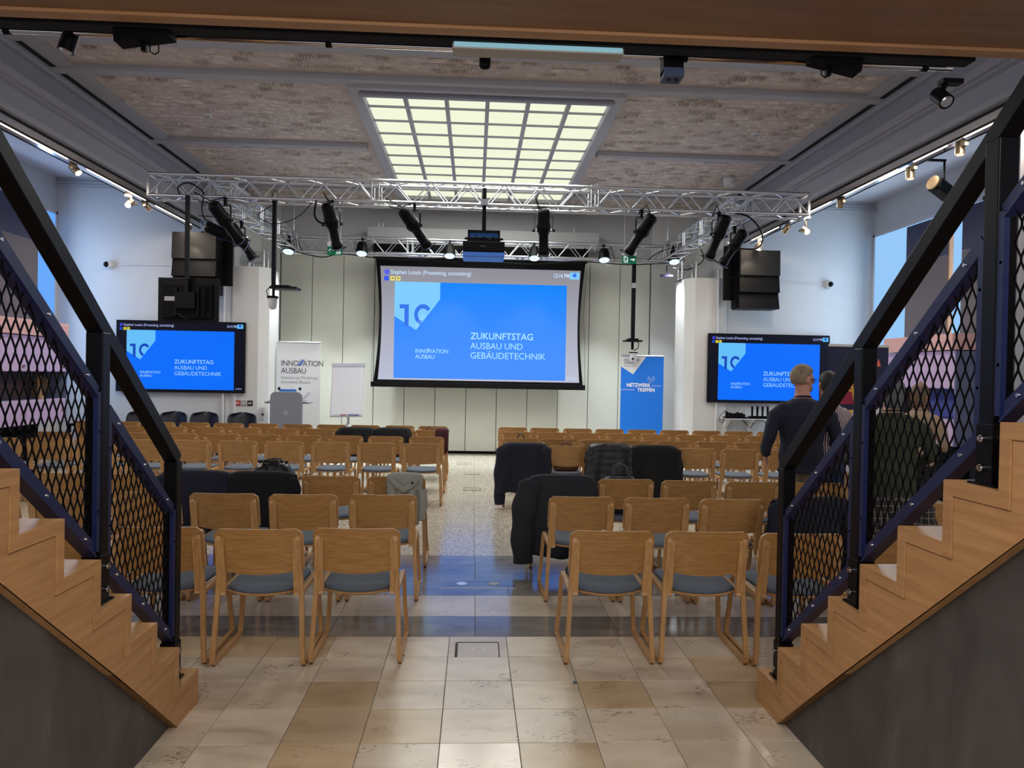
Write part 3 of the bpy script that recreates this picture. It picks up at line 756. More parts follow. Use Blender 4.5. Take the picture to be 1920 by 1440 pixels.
# ================================================================== TRUSSES
TZ0, TZ1 = 4.05, 4.34        # chord heights
def truss(lab, a, b, sides=.29, cells=None, tops=True, z0=TZ0, z1=TZ1, group=None):
    a, b = Vector(a), Vector(b); L = (b-a).length; d = (b-a).normalized(); nrm = Vector((-d.y, d.x, 0))
    t = thing('lighting_truss', lab, 'truss', (a.x, a.y, z0)); t.rotation_euler = (0, 0, math.atan2(d.y, d.x))
    h = z1-z0; w2 = sides/2
    ch = MB().cyl((0, 0, 0), (L, 0, 0), .024, n=10).mesh('chord', M_ALU)
    for yy in (-w2, w2):
        for zz in (0, h): link('chord', ch, t, (0, yy, zz))
    n = cells or max(1, round(L/.5)); p = L/n
    def diag(v, off):
        me = MB().cyl((0, 0, 0), v, .009, n=6, caps=False).mesh('brace', M_ALU); return me
    f1, f2 = diag((p/2, 0, h), 0), diag((p/2, 0, -h), 0)
    g1, g2 = diag((p/2, sides, 0), 0), diag((p/2, -sides, 0), 0)
    for i in range(n):
        for k, yy in enumerate((-w2, w2)):
            ph = 0
            link('brace', f1, t, (p*i, yy, 0)); link('brace', f2, t, (p*(i+.5), yy, h))
        for zz in (0, h):
            link('brace', g1, t, (p*i, -w2, zz)); link('brace', g2, t, (p*(i+.5), w2, zz))
    for x in (0, L):
        e = MB()
        e.bar((x, -w2, 0), (x, w2, 0), .03, .03).bar((x, -w2, h), (x, w2, h), .03, .03).bar((x, -w2, 0), (x, -w2, h), .03, .03).bar((x, w2, 0), (x, w2, h), .03, .03)
        e.obj('end_frame', M_ALU, t)
    for q in (.32, .64):
        x = round(L*q/p)*p
        for yy in (-w2, w2):
            mm = MB()
            mm.cyl((x-.05, yy, 0), (x-.05, yy, h), .012, n=6).cyl((x+.05, yy, 0), (x+.05, yy, h), .012, n=6)
            for zz in (0, h): mm.cyl((x-.06, yy, zz), (x+.06, yy, zz), .029, n=10)
            mm.obj('coupling', M_ALU, t)
    return t
YF, YR = 10.52, 14.95
truss('long front lighting truss crossing the hall below the glazed ceiling light', (-4.45, YF, 0), (4.69, YF, 0))
truss('rear lighting truss above the projection screen', (-3.75, YR, 0), (4.05, YR, 0))
truss('left side lighting truss joining front and rear trusses', (-3.60, YF+.16, 0), (-3.60, YR-.16, 0))
truss('right side lighting truss joining front and rear trusses', (3.86, YF+.16, 0), (3.86, YR-.16, 0))
for x, y, s in ((-4.20, 14.7, 'left'), (4.20, 14.7, 'right')):
    t = thing('truss_tower', 'short aluminium truss stub standing on top of the %s white column' % s, 'truss', (x, y, 3.64))
    for i in (-1, 1):
        for j in (-1, 1): MB().cyl((i*.14, j*.14, 0), (i*.14, j*.14, .36), .022, n=10).obj('chord', M_ALU, t)
    for j in (-1, 1):
        MB().cyl((-.14, j*.14, .02), (.14, j*.14, .30), .009, n=6).cyl((-.14, j*.14, .16), (.14, j*.14, .16), .009, n=6).cyl((-.14, j*.14, .32), (.14, j*.14, .32), .009, n=6).obj('brace', M_ALU, t)
    MB().box(-.17, .17, -.17, .17, 0, .008).obj('base_plate', M_BLK, t)
# thin rods that hold the trusses from the ceiling
for k, (x, y) in enumerate(((-3.6, YR), (3.86, YR))):
    lab = ['rear truss at its left end', 'rear truss at its right end'][k]
    t = thing('hanger', 'steel hanger and clamp holding the '+lab, 'hanger', (x, y, TZ1))
    MB().cyl((0, 0, .03), (0, 0, ZC-TZ1-.03), .007, n=8).obj('rod', M_ALU, t)
    MB().box(-.05, .05, -.17, .17, .02, .045).obj('clamp', M_ALU, t)

# ================================================================== STAGE LIGHTS
def profile_spot(lab, pos, aim, cable=True, s=1.0, shutters=True):
    """ellipsoidal spotlight hung from a truss chord; aim = direction of the beam"""
    t = thing('stage_spotlight', lab, 'spotlight', pos, group='black profile spotlights on the trusses')
    d = Vector(aim).normalized()
    side = d.cross(Vector((0, 0, 1))).normalized()
    piv = Vector((0, 0, -.30*s))
    rotm = Matrix((side, d, side.cross(d))).transposed().to_4x4()
    M = Matrix.Translation(piv) @ rotm @ Matrix.Scale(s, 4)      # local y = beam direction
    A = lambda mb, name, mat, **k: (setattr(mb, 'v', [tuple(M @ Vector(v)) for v in mb.v]), mb.obj(name, mat, t, **k))[1]
    ly = Matrix.Rotation(R(-90), 4, 'X')
    A(MB().lathe([(.035, -.30), (.075, -.285), (.088, -.25), (.088, -.10), (.098, -.07), (.098, .0), (.078, .03), (.070, .06)], 18, ly), 'lamp_housing', M_BLK)
    fins = MB()
    for q in range(5): fins.lathe([(.094, -.255+.035*q), (.094, -.249+.035*q)], 18, ly)
    A(fins, 'cooling_fins', M_BLKP)
    A(MB().lathe([(.066, .05), (.066, .24), (.078, .26), (.082, .30), (.076, .335)], 18, ly), 'lens_barrel', M_BLK)
    A(MB().lathe([(.070, .336), (.066, .345), (.03, .352)], 16, ly), 'lens', flat('lens_glass', (120, 130, 170), .06, .6))
    A(MB().box(-.092, .092, .345, .352, -.092, -.074).box(-.092, .092, .345, .352, .074, .092).box(-.092, -.074, .345, .352, -.092, .092).box(.074, .092, .345, .352, -.092, .092), 'colour_frame_holder', M_BLK)
    for bxx in ((-.105, -.09, -.01, .012, -.012, .05), (.09, .105, -.01, .012, -.012, .05), (-.012, .012, -.01, .012, .09, .135)): A(MB().box(*bxx), 'shutter_handle', M_ALU)
    # yoke: U from clamp to the pivots
    sv = side*.125*s
    pts = [piv+sv, piv+sv+Vector((0, 0, .17*s)), piv+sv*.75+Vector((0, 0, .215*s)), piv-sv*.75+Vector((0, 0, .215*s)), piv-sv+Vector((0, 0, .17*s)), piv-sv]
    MB().ribbon(pts, .026*s, .006, d.cross(side).cross(side) if abs(d.z) > .99 else Vector((d.x, d.y, 0))).obj('yoke', M_BLK, t)
    MB().cyl(piv+sv*1.0, piv+sv*1.25, .022*s, n=10).cyl(piv-sv*1.0, piv-sv*1.25, .022*s, n=10).obj('knobs', M_BLKP, t)
    MB().box(-.016, .016, -.03, .03, -.09, .03).cyl((-.02, 0, 0), (.02, 0, 0), .038, n=12).obj('hook_clamp', M_BLK, t)
    if cable:
        e = M @ Vector((0, -.29, 0)); q = random.uniform(-.1, .1)
        MB().tube([e, e+Vector((-.08+q, 0, .02)), e+Vector((-.14+q, -.02, .14)), Vector((-.10+q, -.03, -.04)), Vector((-.02, -.03, .02))], .008, 6).obj('cable', M_BLK, t)
    return t
zb = TZ0-.03
Yf = YF-.14
for lab, x, y, aim in (
    ('leftmost big black profile spotlight on the front truss, above the hanging monitor', -3.42, Yf, (.45, .55, -.72)),
    ('black profile spotlight on the front truss, right of the left exit sign', -1.98, Yf, (.16, .42, -.88)),
    ('black profile spotlight left of the projector, tilted to the right', -.86, Yf, (.48, .42, -.66)),
    ('black profile spotlight just right of the projector with a silver rear cap', .93, Yf, (.05, .35, -.90)),
    ('black profile spotlight on the front truss, above the right exit sign', 2.30, Yf, (-.40, .45, -.72)),
    ('black profile spotlight near the right end of the front truss', 3.40, Yf, (-.22, .45, -.85)),
    ('black profile spotlight on the right side truss, beside the lit track', 3.95, 11.3, (-.40, .40, -.75)),
    ('black profile spotlight on the left side truss above the column', -3.70, 12.0, (.45, .40, -.78)),
    ('black profile spotlight lying almost flat beside the left loudspeaker stack', -3.76, 11.4, (.72, .35, -.30))):
    profile_spot(lab, (x, y, zb), aim, s=1.0 if 'side truss' not in lab else .95)
# blue tag on the second one, silver cap on the fourth
EM_LED = flat('led_lens', (190, 226, 238), .2, emit=1.2)
for i, (lab, x) in enumerate((('round black LED stage lamp on the rear truss, leftmost, beside the left hanging pole', -3.62), ('round black LED stage lamp on the rear truss, second from the left', -2.22), ('round black LED stage lamp left of the projector', -.52),
                 ('round black LED stage lamp right of the projector', 1.14), ('round black LED stage lamp just left of the right exit sign', 2.52), ('round black LED stage lamp on the rear truss, rightmost', 3.92))):
    y = YR-.30
    t = thing('led_lamp', lab, 'stage lamp', (x, y, TZ0+.02), group='LED stage lamps on the rear truss')
    tilt = Matrix.Translation((0, 0, -.02)) @ Matrix.Rotation(R(-22), 4, 'X')
    def A(mb, n, m): mb.v = [tuple(tilt @ Vector(v)) for v in mb.v]; return mb.obj(n, m, t)
    A(MB().lathe([(.085, .17), (.100, .14), (.112, .02), (.115, -.02), (.115, -.055)], 20), 'housing', M_BLK)
    A(MB().lathe([(.105, -.0551), (.102, -.062), (.05, -.064)], 20), 'lens', EM_LED)
    for q in range(6): A(MB().lathe([(.026, -.0645), (.022, -.067)], 8, Matrix.Translation((.062*math.cos(q*math.pi/3), .062*math.sin(q*math.pi/3), 0))), 'led', flat('led_core', (245, 255, 255), .3, emit=6.0))
    MB().ribbon([(-.14, 0, .0), (-.14, .02, .15), (-.11, .04, .21), (.11, .04, .21), (.14, .02, .15), (.14, 0, 0)], .025, .005, (0, 1, 0)).obj('yoke', M_BLK, t)
    MB().box(-.02, .02, .03, .16, .20, .25).obj('clamp', M_BLK, t)
    MB().tube([(.05, .03, .16), (.16, .05, .20), (.20, .08, .05), (.24, .12, -.03)], .007, 6).obj('cable', M_BLK, t)
    spot('stage_lamp_beam', (x, y-.02, TZ0-.10), (x*.96, YB-.9, 0.0), 230, (.90, .97, 1.0), 75, .7, .08)

# cables along the trusses
def cable(lab, pts, r=.010, group=None):
    P = []
    pts = [Vector(p) for p in pts]
    for i in range(len(pts)-1):
        p0, p1, p2, p3 = pts[max(i-1, 0)], pts[i], pts[i+1], pts[min(i+2, len(pts)-1)]
        for k in range(5):
            u = k/5; P.append(.5*((2*p1)+(-p0+p2)*u+(2*p0-5*p1+4*p2-p3)*u*u+(-p0+3*p1-3*p2+p3)*u**3))
    P.append(pts[-1])
    return tag(MB().tube(P, r, 6).obj('cable', M_BLK), lab, 'cable', group)
cable('black cable drooping along the bottom of the rear truss', [(-3.5, YR-.2, 4.02), (-3.0, YR-.2, 3.93), (-2.6, YR-.2, 4.0), (-1.6, YR-.2, 3.92), (-.4, YR-.2, 3.98), (1.0, YR-.2, 3.90), (2.0, YR-.2, 3.98), (3.0, YR-.2, 3.94), (3.9, YR-.2, 4.0)])
cable('black cable loop at the left end of the front truss', [(-4.0, Yf, 4.02), (-4.05, Yf-.03, 4.15), (-3.9, Yf-.03, 4.22), (-3.72, Yf, 4.10), (-3.74, Yf, 3.9), (-3.70, Yf, 3.75), (-3.60, Yf, 3.70)])
cable('black cable arcs beside the left hanging pole', [(-2.80, Yf, 3.95), (-2.98, Yf-.03, 3.80), (-2.75, Yf-.03, 3.70), (-2.45, Yf-.02, 3.80), (-2.25, Yf, 4.02)], .006)
cable('black cable hook between the left pole and the second spotlight', [(-2.18, Yf-.1, 4.02), (-2.20, Yf-.1, 3.82), (-2.12, Yf-.1, 3.72), (-1.98, Yf-.1, 3.72)], .014)
cable('tangled black cable at the right corner of the rear truss', [(3.4, YR-.25, 4.02), (3.6, YR-.3, 4.18), (4.0, YR-.3, 4.30), (4.4, YR-.3, 4.30), (4.5, YR-.3, 4.05), (4.2, YR-.3, 3.86), (3.9, YR-.3, 3.88)])
cable('black cable hanging off the right end of the front truss', [(3.4, Yf, 4.05), (3.8, Yf-.02, 4.0), (4.02, Yf-.02, 3.75), (3.95, Yf-.02, 3.55), (3.6, Yf, 3.55)], .012)

# ================================================================== PROJECTOR, POLES, MONITOR
t = thing('projector', 'black ceiling projector with blue screen light painted on its lower skirt, hung in the middle of the front truss', 'projector', (0.10, Yf, 3.30))
MB().cyl((0, 0, .38), (0, 0, .98), .028, n=14).obj('pole', M_BLK, t)
MB().box(-.05, .05, -.05, .05, .74, .82).cyl((-.06, 0, .78), (.06, 0, .78), .02, n=10).obj('clamp', M_ALU, t)
MB().box(-.22, .22, -.16, .16, .33, .37).box(-.22, -.20, -.16, .16, .20, .37).box(.20, .22, -.16, .16, .20, .37).box(-.23, .23, -.165, -.15, .20, .27).obj('mount', M_BLK, t)
MB().tube([(-.12, -.17, .30), (-.06, -.19, .24), (.0, -.18, .28), (.08, -.19, .23), (.14, -.17, .29)], .009, 6).obj('cable', M_BLKP, t)
MB().box(-.285, .285, -.22, .24, .07, .21).obj('body', M_BLKP, t, bevel=.012)
MB().box(-.285, .285, -.215, .235, -.005, .068).obj('lower_skirt', flat('skirt_blue_spill', (70, 128, 226), .35), t, bevel=.015)  # blue spill from the screen is painted into the skirt colour
MB().cyl((.02, .235, .12), (.02, .29, .12), .06, n=18).obj('lens', M_BLK, t)
text_obj('EPSON', .026, flat('faint_logo', (90, 92, 98), .5), t, (-.045, -.2215, .133), name='logo', bold=.02)
for sx in (-1, 1): MB().cyl((sx*.245, -.19, .24), (sx*.245, -.215, .24), .018, n=12).obj('knob', M_BLK, t)

t = thing('hanging_pole', 'long black pole hanging from the front truss with a tray at its foot', 'pole', (-2.76, Yf, 2.84))
MB().box(-.026, .026, -.026, .026, .0, 1.18).obj('pole', M_BLKR, t)
MB().tube([(-.035, 0, 1.15), (-.035, 0, 1.30), (-.01, 0, 1.34), (.0, 0, 1.30)], .006, 6).tube([(.035, 0, 1.15), (.035, 0, 1.30), (.012, 0, 1.34)], .006, 6).obj('hook', M_BLK, t)
MB().box(-.02, .34, -.14, .14, -.028, .0).box(.0, .24, -.12, .12, .0, .022).obj('tray', M_BLKP, t)
MB().cyl((0, 0, -.12), (0, 0, -.02), .02, n=10).obj('stem', M_BLK, t)
MB().tube([(-.02, -.02, .03), (-.09, -.02, -.05), (-.06, -.02, -.15), (-.02, -.02, -.17)], .007, 6).obj('cable', M_BLK, t)
t = thing('ptz_camera', 'white dome-shaped swivel camera hanging upside down under the left pole', 'camera', (-2.77, Yf, 2.72))
MB().lathe([(.075, .0), (.078, -.03), (.05, -.035)], 20).obj('base', M_BLK, t)
MB().lathe([(.066, -.032), (.062, -.10), (.050, -.165), (.02, -.185)], 20).obj('head', M_WHT, t)
t = thing('hanging_pole', 'black pole with a flat tray hanging right of the screen', 'pole', (3.13, 14.7, 2.45))
MB().box(-.036, .036, -.036, .036, .0, 1.55).obj('pole', M_BLKR, t)
MB().box(-.037, .037, -.037, .037, 1.02, 1.12).obj('joint', M_ALU, t)
MB().box(-.17, .17, -.14, .14, -.045, -.015).box(-.10, .10, -.10, .10, -.015, .02).obj('tray', M_BLKP, t)
MB().cyl((0, 0, -.20), (0, 0, -.03), .028, n=10).obj('stem', M_BLK, t)
MB().tube([(.04, -.03, .0), (.12, -.03, -.08), (.10, -.03, -.18), (.02, -.03, -.22)], .009, 6).obj('cable', M_BLK, t)
t = thing('ptz_camera', 'white swivel camera with black lens under the right pole, before the blue banner', 'camera', (3.14, 14.66, 2.20))
MB().box(-.075, .075, -.075, .075, -.02, .0).obj('base', M_BLK, t)
MB().lathe([(.070, -.02), (.064, -.16), (.050, -.19)], 20).obj('head', M_WHT, t)
MB().cyl((-.02, -.058, -.135), (-.02, -.075, -.135), .022, n=14).obj('lens', M_BLK, t)

t = thing('monitor', 'black stage monitor seen from behind, hung before the left wall screen', 'monitor', (-3.90, Yf, 2.32))
MB().box(-.025, .025, -.09, -.04, .35, 1.72).obj('pole', M_BLKR, t)
MB().box(-.405, .405, .0, .035, .0, .62).obj('cabinet', M_BLKP, t, bevel=.008)
MB().box(-.33, .33, -.035, .0, .06, .54).obj('rear_cover', M_BLKM, t, bevel=.015)
MB().box(-.12, .12, -.10, -.035, .20, .42).box(-.16, -.13, -.06, -.035, .10, .50).box(.13, .16, -.06, -.035, .10, .50).obj('wall_mount', M_BLK, t)
MB().box(-.30, -.16, -.045, -.035, .30, .36).obj('port_label', M_GREYD, t)
MB().box(.22, .24, -.05, -.03, .10, .50).box(.26, .27, -.05, -.03, .16, .48).obj('cable_duct', M_BLKM, t)
MB().tube([(.02, -.08, .3), (.1, -.09, .14), (.02, -.08, .05), (-.1, -.08, .12), (-.2, -.06, .1)], .008, 6).obj('cable', M_BLK, t)

# exit signs
M_GREEN = flat('sign_green', (10, 120, 84), .5, emit=.55)
M_SIGNW = flat('sign_white', (220, 236, 232), .5, emit=.75)
def exit_sign(lab, x, z, arrow, rods):
    t = thing('exit_sign', lab, 'exit sign', (x, 14.55, z))
    MB().box(-.14, .14, -.01, .02, .16, .25).obj('housing', M_WHT, t)
    MB().box(-.14, .14, -.012, .018, .0, .158).obj('green_panel', M_GREEN, t)
    a = arrow; ax = .065*a
    flatpoly([(ax+a*.05, .079), (ax+a*.012, .12), (ax+a*.012, .098), (ax-a*.045, .088), (ax-a*.045, .070), (ax+a*.012, .060), (ax+a*.012, .038)], -.0145, 'arrow', M_SIGNW, t)
    c = -.07*a
    flatpoly([(c-.045, .015), (c-.045, .145), (c+.045, .145), (c+.045, .015)], -.0142, 'doorway', M_SIGNW, t)
    m = MB()
    for pl in ([(c-.005, .125), (c+.012, .135), (c+.02, .122), (c+.005, .112)], [(c-.02, .108), (c+.018, .112), (c+.012, .075), (c-.012, .075)], [(c-.012, .08), (c+.004, .08), (c-.018, .05), (c-.04, .025), (c-.048, .032), (c-.03, .055)], [(c, .08), (c+.014, .078), (c+.024, .052), (c+.02, .022), (c+.008, .022), (c+.01, .05)], [(c-.02, .108), (c-.04, .085), (c-.034, .08), (c-.012, .10)], [(c+.016, .11), (c+.038, .09), (c+.034, .083), (c+.012, .098)]):
        m.prism([(p*(1), q) for p, q in pl], -.0165, -.015, 'y')
    m.obj('running_figure', M_GREEN, t)
    for r in rods: MB().cyl((r, 0, .25), (r, 0, ZC-z+.03), .004, n=6).obj('rod', M_WHT, t)
exit_sign('green exit sign with arrow to the left, left of the projection screen', -2.72, 3.95, -1, (-.11, .11))
exit_sign('green exit sign with arrow to the right, right of the projection screen', 3.00, 3.93, 1, (-.10,))
t = thing('fan_bracket', 'small black bar bracket hanging under the rear truss near the right column', 'bracket', (3.80, 14.75, 3.74))
MB().box(-.13, .13, -.02, .02, -.02, .02).box(-.012, .012, -.012, .012, .02, .2).bar((-.0, 0, .1), (.06, 0, .02), .01, .01).obj('bar', flat('purple_black', (34, 28, 62), .5), t)
t = thing('dome_sensor', 'small white dome sensor just above the screen corner on the right', 'sensor', (2.7, YR+.12, 3.99))
MB().lathe([(.09, .04), (.09, .0), (.05, -.03), (.01, -.035)], 18).obj('dome', M_WHT, t)

# screen housing on the upper back wall
t = thing('screen_casing', 'long pale grey casing on the wall above the projection screen', 'casing', (0.16, 15.75, 4.28))
MB().box(-2.42, 2.42, -.12, .28, 0.10, .44).obj('casing', flat('casing_grey', (158, 160, 162), .6), t, bevel=.006)
MB().box(-2.42, 2.42, -.125, -.12, .235, .24).box(-2.42, 2.42, -.125, -.12, .17, .175).obj('groove', M_GREYD, t)
MB().box(2.24, 2.32, -.124, -.12, .22, .24).obj('nameplate', M_GREYD, t)
for x in (-2.2, -2.12, 1.9): MB().cyl((x, 0, .44), (x, 0, .54), .02, n=10).obj('stud', M_WHT, t)

# ================================================================== PROJECTION SCREEN AND WALL SCREENS
def em(name, c, s=1.0): return flat(name, c, .5, emit=s)
def grad(name, lo, hi, z0, z1, s_=1.0):
    m, t_, b = nt(name); tc = t_.nodes.new('ShaderNodeTexCoord'); sp = t_.nodes.new('ShaderNodeSeparateXYZ'); mr = t_.nodes.new('ShaderNodeMapRange')
    mr.inputs['From Min'].default_value = z0; mr.inputs['From Max'].default_value = z1
    r = t_.nodes.new('ShaderNodeValToRGB'); r.color_ramp.elements[0].color = hx(*lo); r.color_ramp.elements[1].color = hx(*hi)
    t_.links.new(tc.outputs['Object'], sp.inputs[0]); t_.links.new(sp.outputs['Z'], mr.inputs['Value']); t_.links.new(mr.outputs['Result'], r.inputs['Fac'])
    t_.links.new(r.outputs['Color'], b.inputs['Emission Color']); b.inputs['Emission Strength'].default_value = s_/EXPO; b.inputs['Base Color'].default_value = (.01, .01, .01, 1); b.inputs['Specular IOR Level'].default_value = 0
    return m
def slide(t, W, H, bg, k, main):
    """presentation picture drawn in the local x-z plane, origin lower left, facing -y"""
    y = -.002; U = lambda u: u*W; V = lambda v: H*(1-v)
    S = 'm' if main else 't'
    blue = grad('slide_blue_m', (66, 142, 255), (0, 132, 252), .3, 2.0) if main else em('slide_blue_t', (0, 108, 252)); light = em('slide_light_'+S, (126, 204, 255) if main else (100, 190, 248))
    wht = em('slide_text_'+S, (170, 230, 255) if main else (150, 205, 245)); pur = em('slide_purple_'+S, (92, 96, 236) if main else (60, 62, 200))
    yel = em('slide_yellow_'+S, (232, 220, 130) if main else (228, 214, 60)); dk = em('slide_blue_deep_'+S, (52, 116, 236) if main else (14, 70, 190))
    hdr = em('slide_header_text_'+S, (196, 222, 250) if main else (160, 170, 220))
    def q(name, pts, mat, yy): return flatpoly([(U(a), V(b)) for a, b in pts], yy, name, mat, t)
    u0, u1, v0, v1 = (.072, .932, .135, .985) if main else (.075, .925, .125, .975)
    q('slide', [(u0, v0), (u1, v0), (u1, v1), (u0, v1)], blue, y)
    a = u0; b = u0+.225; ym = y-.002
    q('slide_badge', [(a, v0), (b, v0), (b, v0+.150), (a+.108, v0+.425), (a, v0+.305)], light, ym)
    yt = y-.004
    # the figure 10
    z = v0+.20
    q('digit', [(a+.026, z), (a+.071, z), (a+.071, z+.20), (a+.050, z+.182), (a+.050, z+.036), (a+.026, z+.036)], dk, yt)
    cx, cy, r1x, r1z, r2x, r2z = a+.142, z+.088, .044, .095, .026, .055
    ring = [(cx+r1x*math.cos(R(g)), cy+r1z*math.sin(R(g))) for g in range(-35, -256, -20)][::1]
    inn = [(cx+r2x*math.cos(R(g)), cy+r2z*math.sin(R(g))) for g in range(-35, -256, -20)]
    m = MB()
    n = len(ring)
    P = [(U(p[0]), yt, V(p[1])) for p in ring]+[(U(p[0]), yt, V(p[1])) for p in inn]
    m.add(P, [(i, i+1, n+i+1, n+i) for i in range(n-1)]); m.obj('digit', dk, t)
    if main: text_obj('JAHRE', H*.045, wht, t, (U(a+.112), yt, V(v0+.40)), name='lettering', rot=(R(90), R(-52), 0), label='lettering JAHRE')
    text_obj('INNOVATION', H*.052, wht, t, (U(a+.106), yt, V(v0+.625)), sx=.92, spacing=.95)
    text_obj('AUSBAU', H*.052, wht, t, (U(a+.106), yt, V(v0+.675)), sx=.92, spacing=.95)
    q('logo_stroke', [(a+.162, v0+.612), (a+.168, v0+.612), (a+.176, v0+.585), (a+.171, v0+.585)], wht, yt)
    tx = .452
    text_obj('ZUKUNFTSTAG', H*.082, wht, t, (U(tx), yt, V(.628 if main else .60)), bold=.012, sx=.97)
    text_obj('AUSBAU UND', H*.080, wht, t, (U(tx), yt, V(.715 if main else .685)), sx=.93)
    text_obj('GEBÄUDETECHNIK', H*.080, wht, t, (U(tx), yt, V(.800 if main else .770)), sx=.97)
    # header of the video call
    m = MB(); m.cyl((U(.032), y, V(.052)), (U(.032), y-.001, V(.052)), H*.024, n=20); m.obj('avatar', pur, t)
    text_obj('Stephan Lossin (Presenting, annotating)', H*.052, hdr, t, (U(.05), y-.001, V(.068)), bold=.012, sx=.86)
    text_obj('12:14 PM', H*.052, hdr, t, (U(.862), y-.001, V(.066)), bold=.02, sx=.74, label='clock 12:14 PM')
    q('thumbnail', [(.946, .018), (.994, .018), (.994, .078), (.946, .078)], light, y-.001)
    m = MB(); m.cyl((U(.970), y-.0015, V(.042)), (U(.970), y-.003, V(.042)), H*.018, n=16); m.obj('thumbnail_logo', dk, t)
    for i, (c, uu) in enumerate(((dk if not main else em('slide_icon_blue', (34, 84, 240)), .030), (yel, .060), (yel, .088))):
        q('icon', [(uu-.011, .088), (uu+.011, .088), (uu+.011, .128), (uu-.011, .128)], c, y-.001)
        q('icon_mark', [(uu-.004, .100), (uu+.005, .100), (uu+.005, .114), (uu-.004, .114)], pur if i == 0 else em('icon_ochre', (150, 130, 50)), y-.003)
    text_obj('Lothar', H*.040, hdr, t, (U(.938), y-.001, V(.972 if main else .965)), sx=.9)

SCX0, SCX1, SCZ0, SCZ1, SCY = -2.035, 2.25, 1.435, 4.02, 15.30
t = thing('projection_screen', 'big projection screen with black border showing the blue slide', 'screen', (SCX0, SCY, SCZ0))
Ws, Hs = SCX1-SCX0, SCZ1-SCZ0
def side_curve(sgn):   # tensioned sides bow inwards
    pts = []
    for i in range(13):
        u = i/12; pts.append((.0+sgn*.095*math.sin(math.pi*u)**1.0, u))
    return pts
lc = side_curve(1)
poly = [(x-.02*(1-u), Hs*u) for x, u in lc] + [(Ws-x, Hs*u) for x, u in reversed(lc)]
MB().prism(poly, .004, .02, 'y').obj('black_cloth', M_BLKM, t)
bx, bt, bb = .075, .15, .13
ins = [(x+bx-.03*(1-u), bb+(Hs-bb-bt)*u) for x, u in lc]; inr = [(Ws-x-bx+.02*(1-u), bb+(Hs-bb-bt)*u) for x, u in reversed(lc)]
MB().prism([(a*.55+.055+(0.0), z) for a, z in ins]+[(Ws-((Ws-a)*.55+.055), z) for a, z in inr], .0, .003, 'y').obj('picture', grad('screen_beam_grey', (188, 192, 212), (142, 141, 150), .1, 2.4), t)
hold = link('projected_slide', None, t, (.10, 0, bb))
slide(hold, Ws-.20, Hs-bb-bt, None, 1, True)
MB().box(-.06, Ws+.04, -.02, .03, -.02, .085).obj('weight_bar', M_BLKP, t, bevel=.004)
for x in (.02, Ws-.02): MB().cyl((x, .012, Hs), (x, .012, Hs+.42), .012, n=8).obj('strap', M_BLKM, t)
MB().box(-.05, Ws+.05, .0, .14, Hs+.02, Hs+.30).obj('roller_box', M_BLKM, t)
for x in (.3, Ws-.3): MB().box(x-.03, x+.03, .14, YB-SCY+.0, Hs+.10, Hs+.16).obj('wall_arm', M_BLKM, t)
MB().tube([(Ws+.03, .01, .08), (Ws+.02, .01, .9), (Ws-.02, .01, 1.5), (Ws+.03, .01, Hs)], .003, 5).obj('tension_cord', M_BLKM, t)
MB().tube([(-.05, .01, .08), (-.04, .01, .9), (.0, .01, 1.5), (-.02, .01, Hs)], .003, 5).obj('tension_cord', M_BLKM, t)

for lab, x0, x1, z0, z1 in (('large wall screen with the blue slide on the left aisle end wall', -6.59, -4.26, 1.27, 2.585), ('large wall screen with the blue slide on the right, behind the man in navy', 4.475, 6.85, 1.25, 2.575)):
    y = YE-.10
    t = thing('wall_screen', lab, 'television', (x0, y, z0))
    W, H = x1-x0, z1-z0
    MB().box(0, W, 0, .07, 0, H).obj('cabinet', M_BLKP, t, bevel=.006)
    MB().box(.02, W-.02, -.0015, .0, .02, H-.02).obj('glass', em('tv_black', (6, 8, 26), 1.0), t)
    MB().box(W*.2, W*.25, .07, .10, .2, H-.2).box(W*.75, W*.8, .07, .10, .2, H-.2).obj('bracket', M_BLK, t)
    hold = link('displayed_slide', None, t, (.02, -.001, .02)); slide(hold, W-.04, H-.04, None, 1, False)

# ================================================================== LOUDSPEAKER STACKS, WALL CAMERAS, SWITCHES
for s, xa, xb, ztop in (('left', -5.39, -4.62, 4.13), ('right', 4.86, 5.61, 4.09)):
    zz = ztop; tilt = 0
    for k, h in enumerate((.47, .31, .30)):
        pos = ['top', 'middle', 'bottom'][k]
        t = thing('loudspeaker', '%s black box of the loudspeaker stack beside the %s column' % (pos, s), 'speaker', ((xa+xb)/2, 13.75, zz-h), group='black loudspeaker stack by the %s column' % s)
        w2 = (xb-xa)/2; sh = .03*k
        MB().prism([(-.22, .0), (-.20+sh, h), (.20, h), (.20, .0)], -w2, w2, 'x').obj('cabinet', M_BLKP if k else flat('grille_black', (14, 13, 14), .5, spec=.3), t, bevel=.004)
        MB().box(-w2-.02, -w2+.012, -.1, .2, .02, h-.02).obj('side_rail', M_BLKM, t)
        zz -= h
    t = thing('speaker_rigging', 'black steel frame carrying the loudspeaker stack by the %s column' % s, 'frame', ((xa+xb)/2, 13.9, ztop))
    dx = .48 if s == 'left' else -.48
    MB().box(dx-.08, dx+.08, -.02, .05, -.9, .12).obj('upright', M_BLKM, t)
    MB().box(min(0, dx), max(0, dx), -.02, .03, .02, .08).obj('arm', M_BLKM, t)
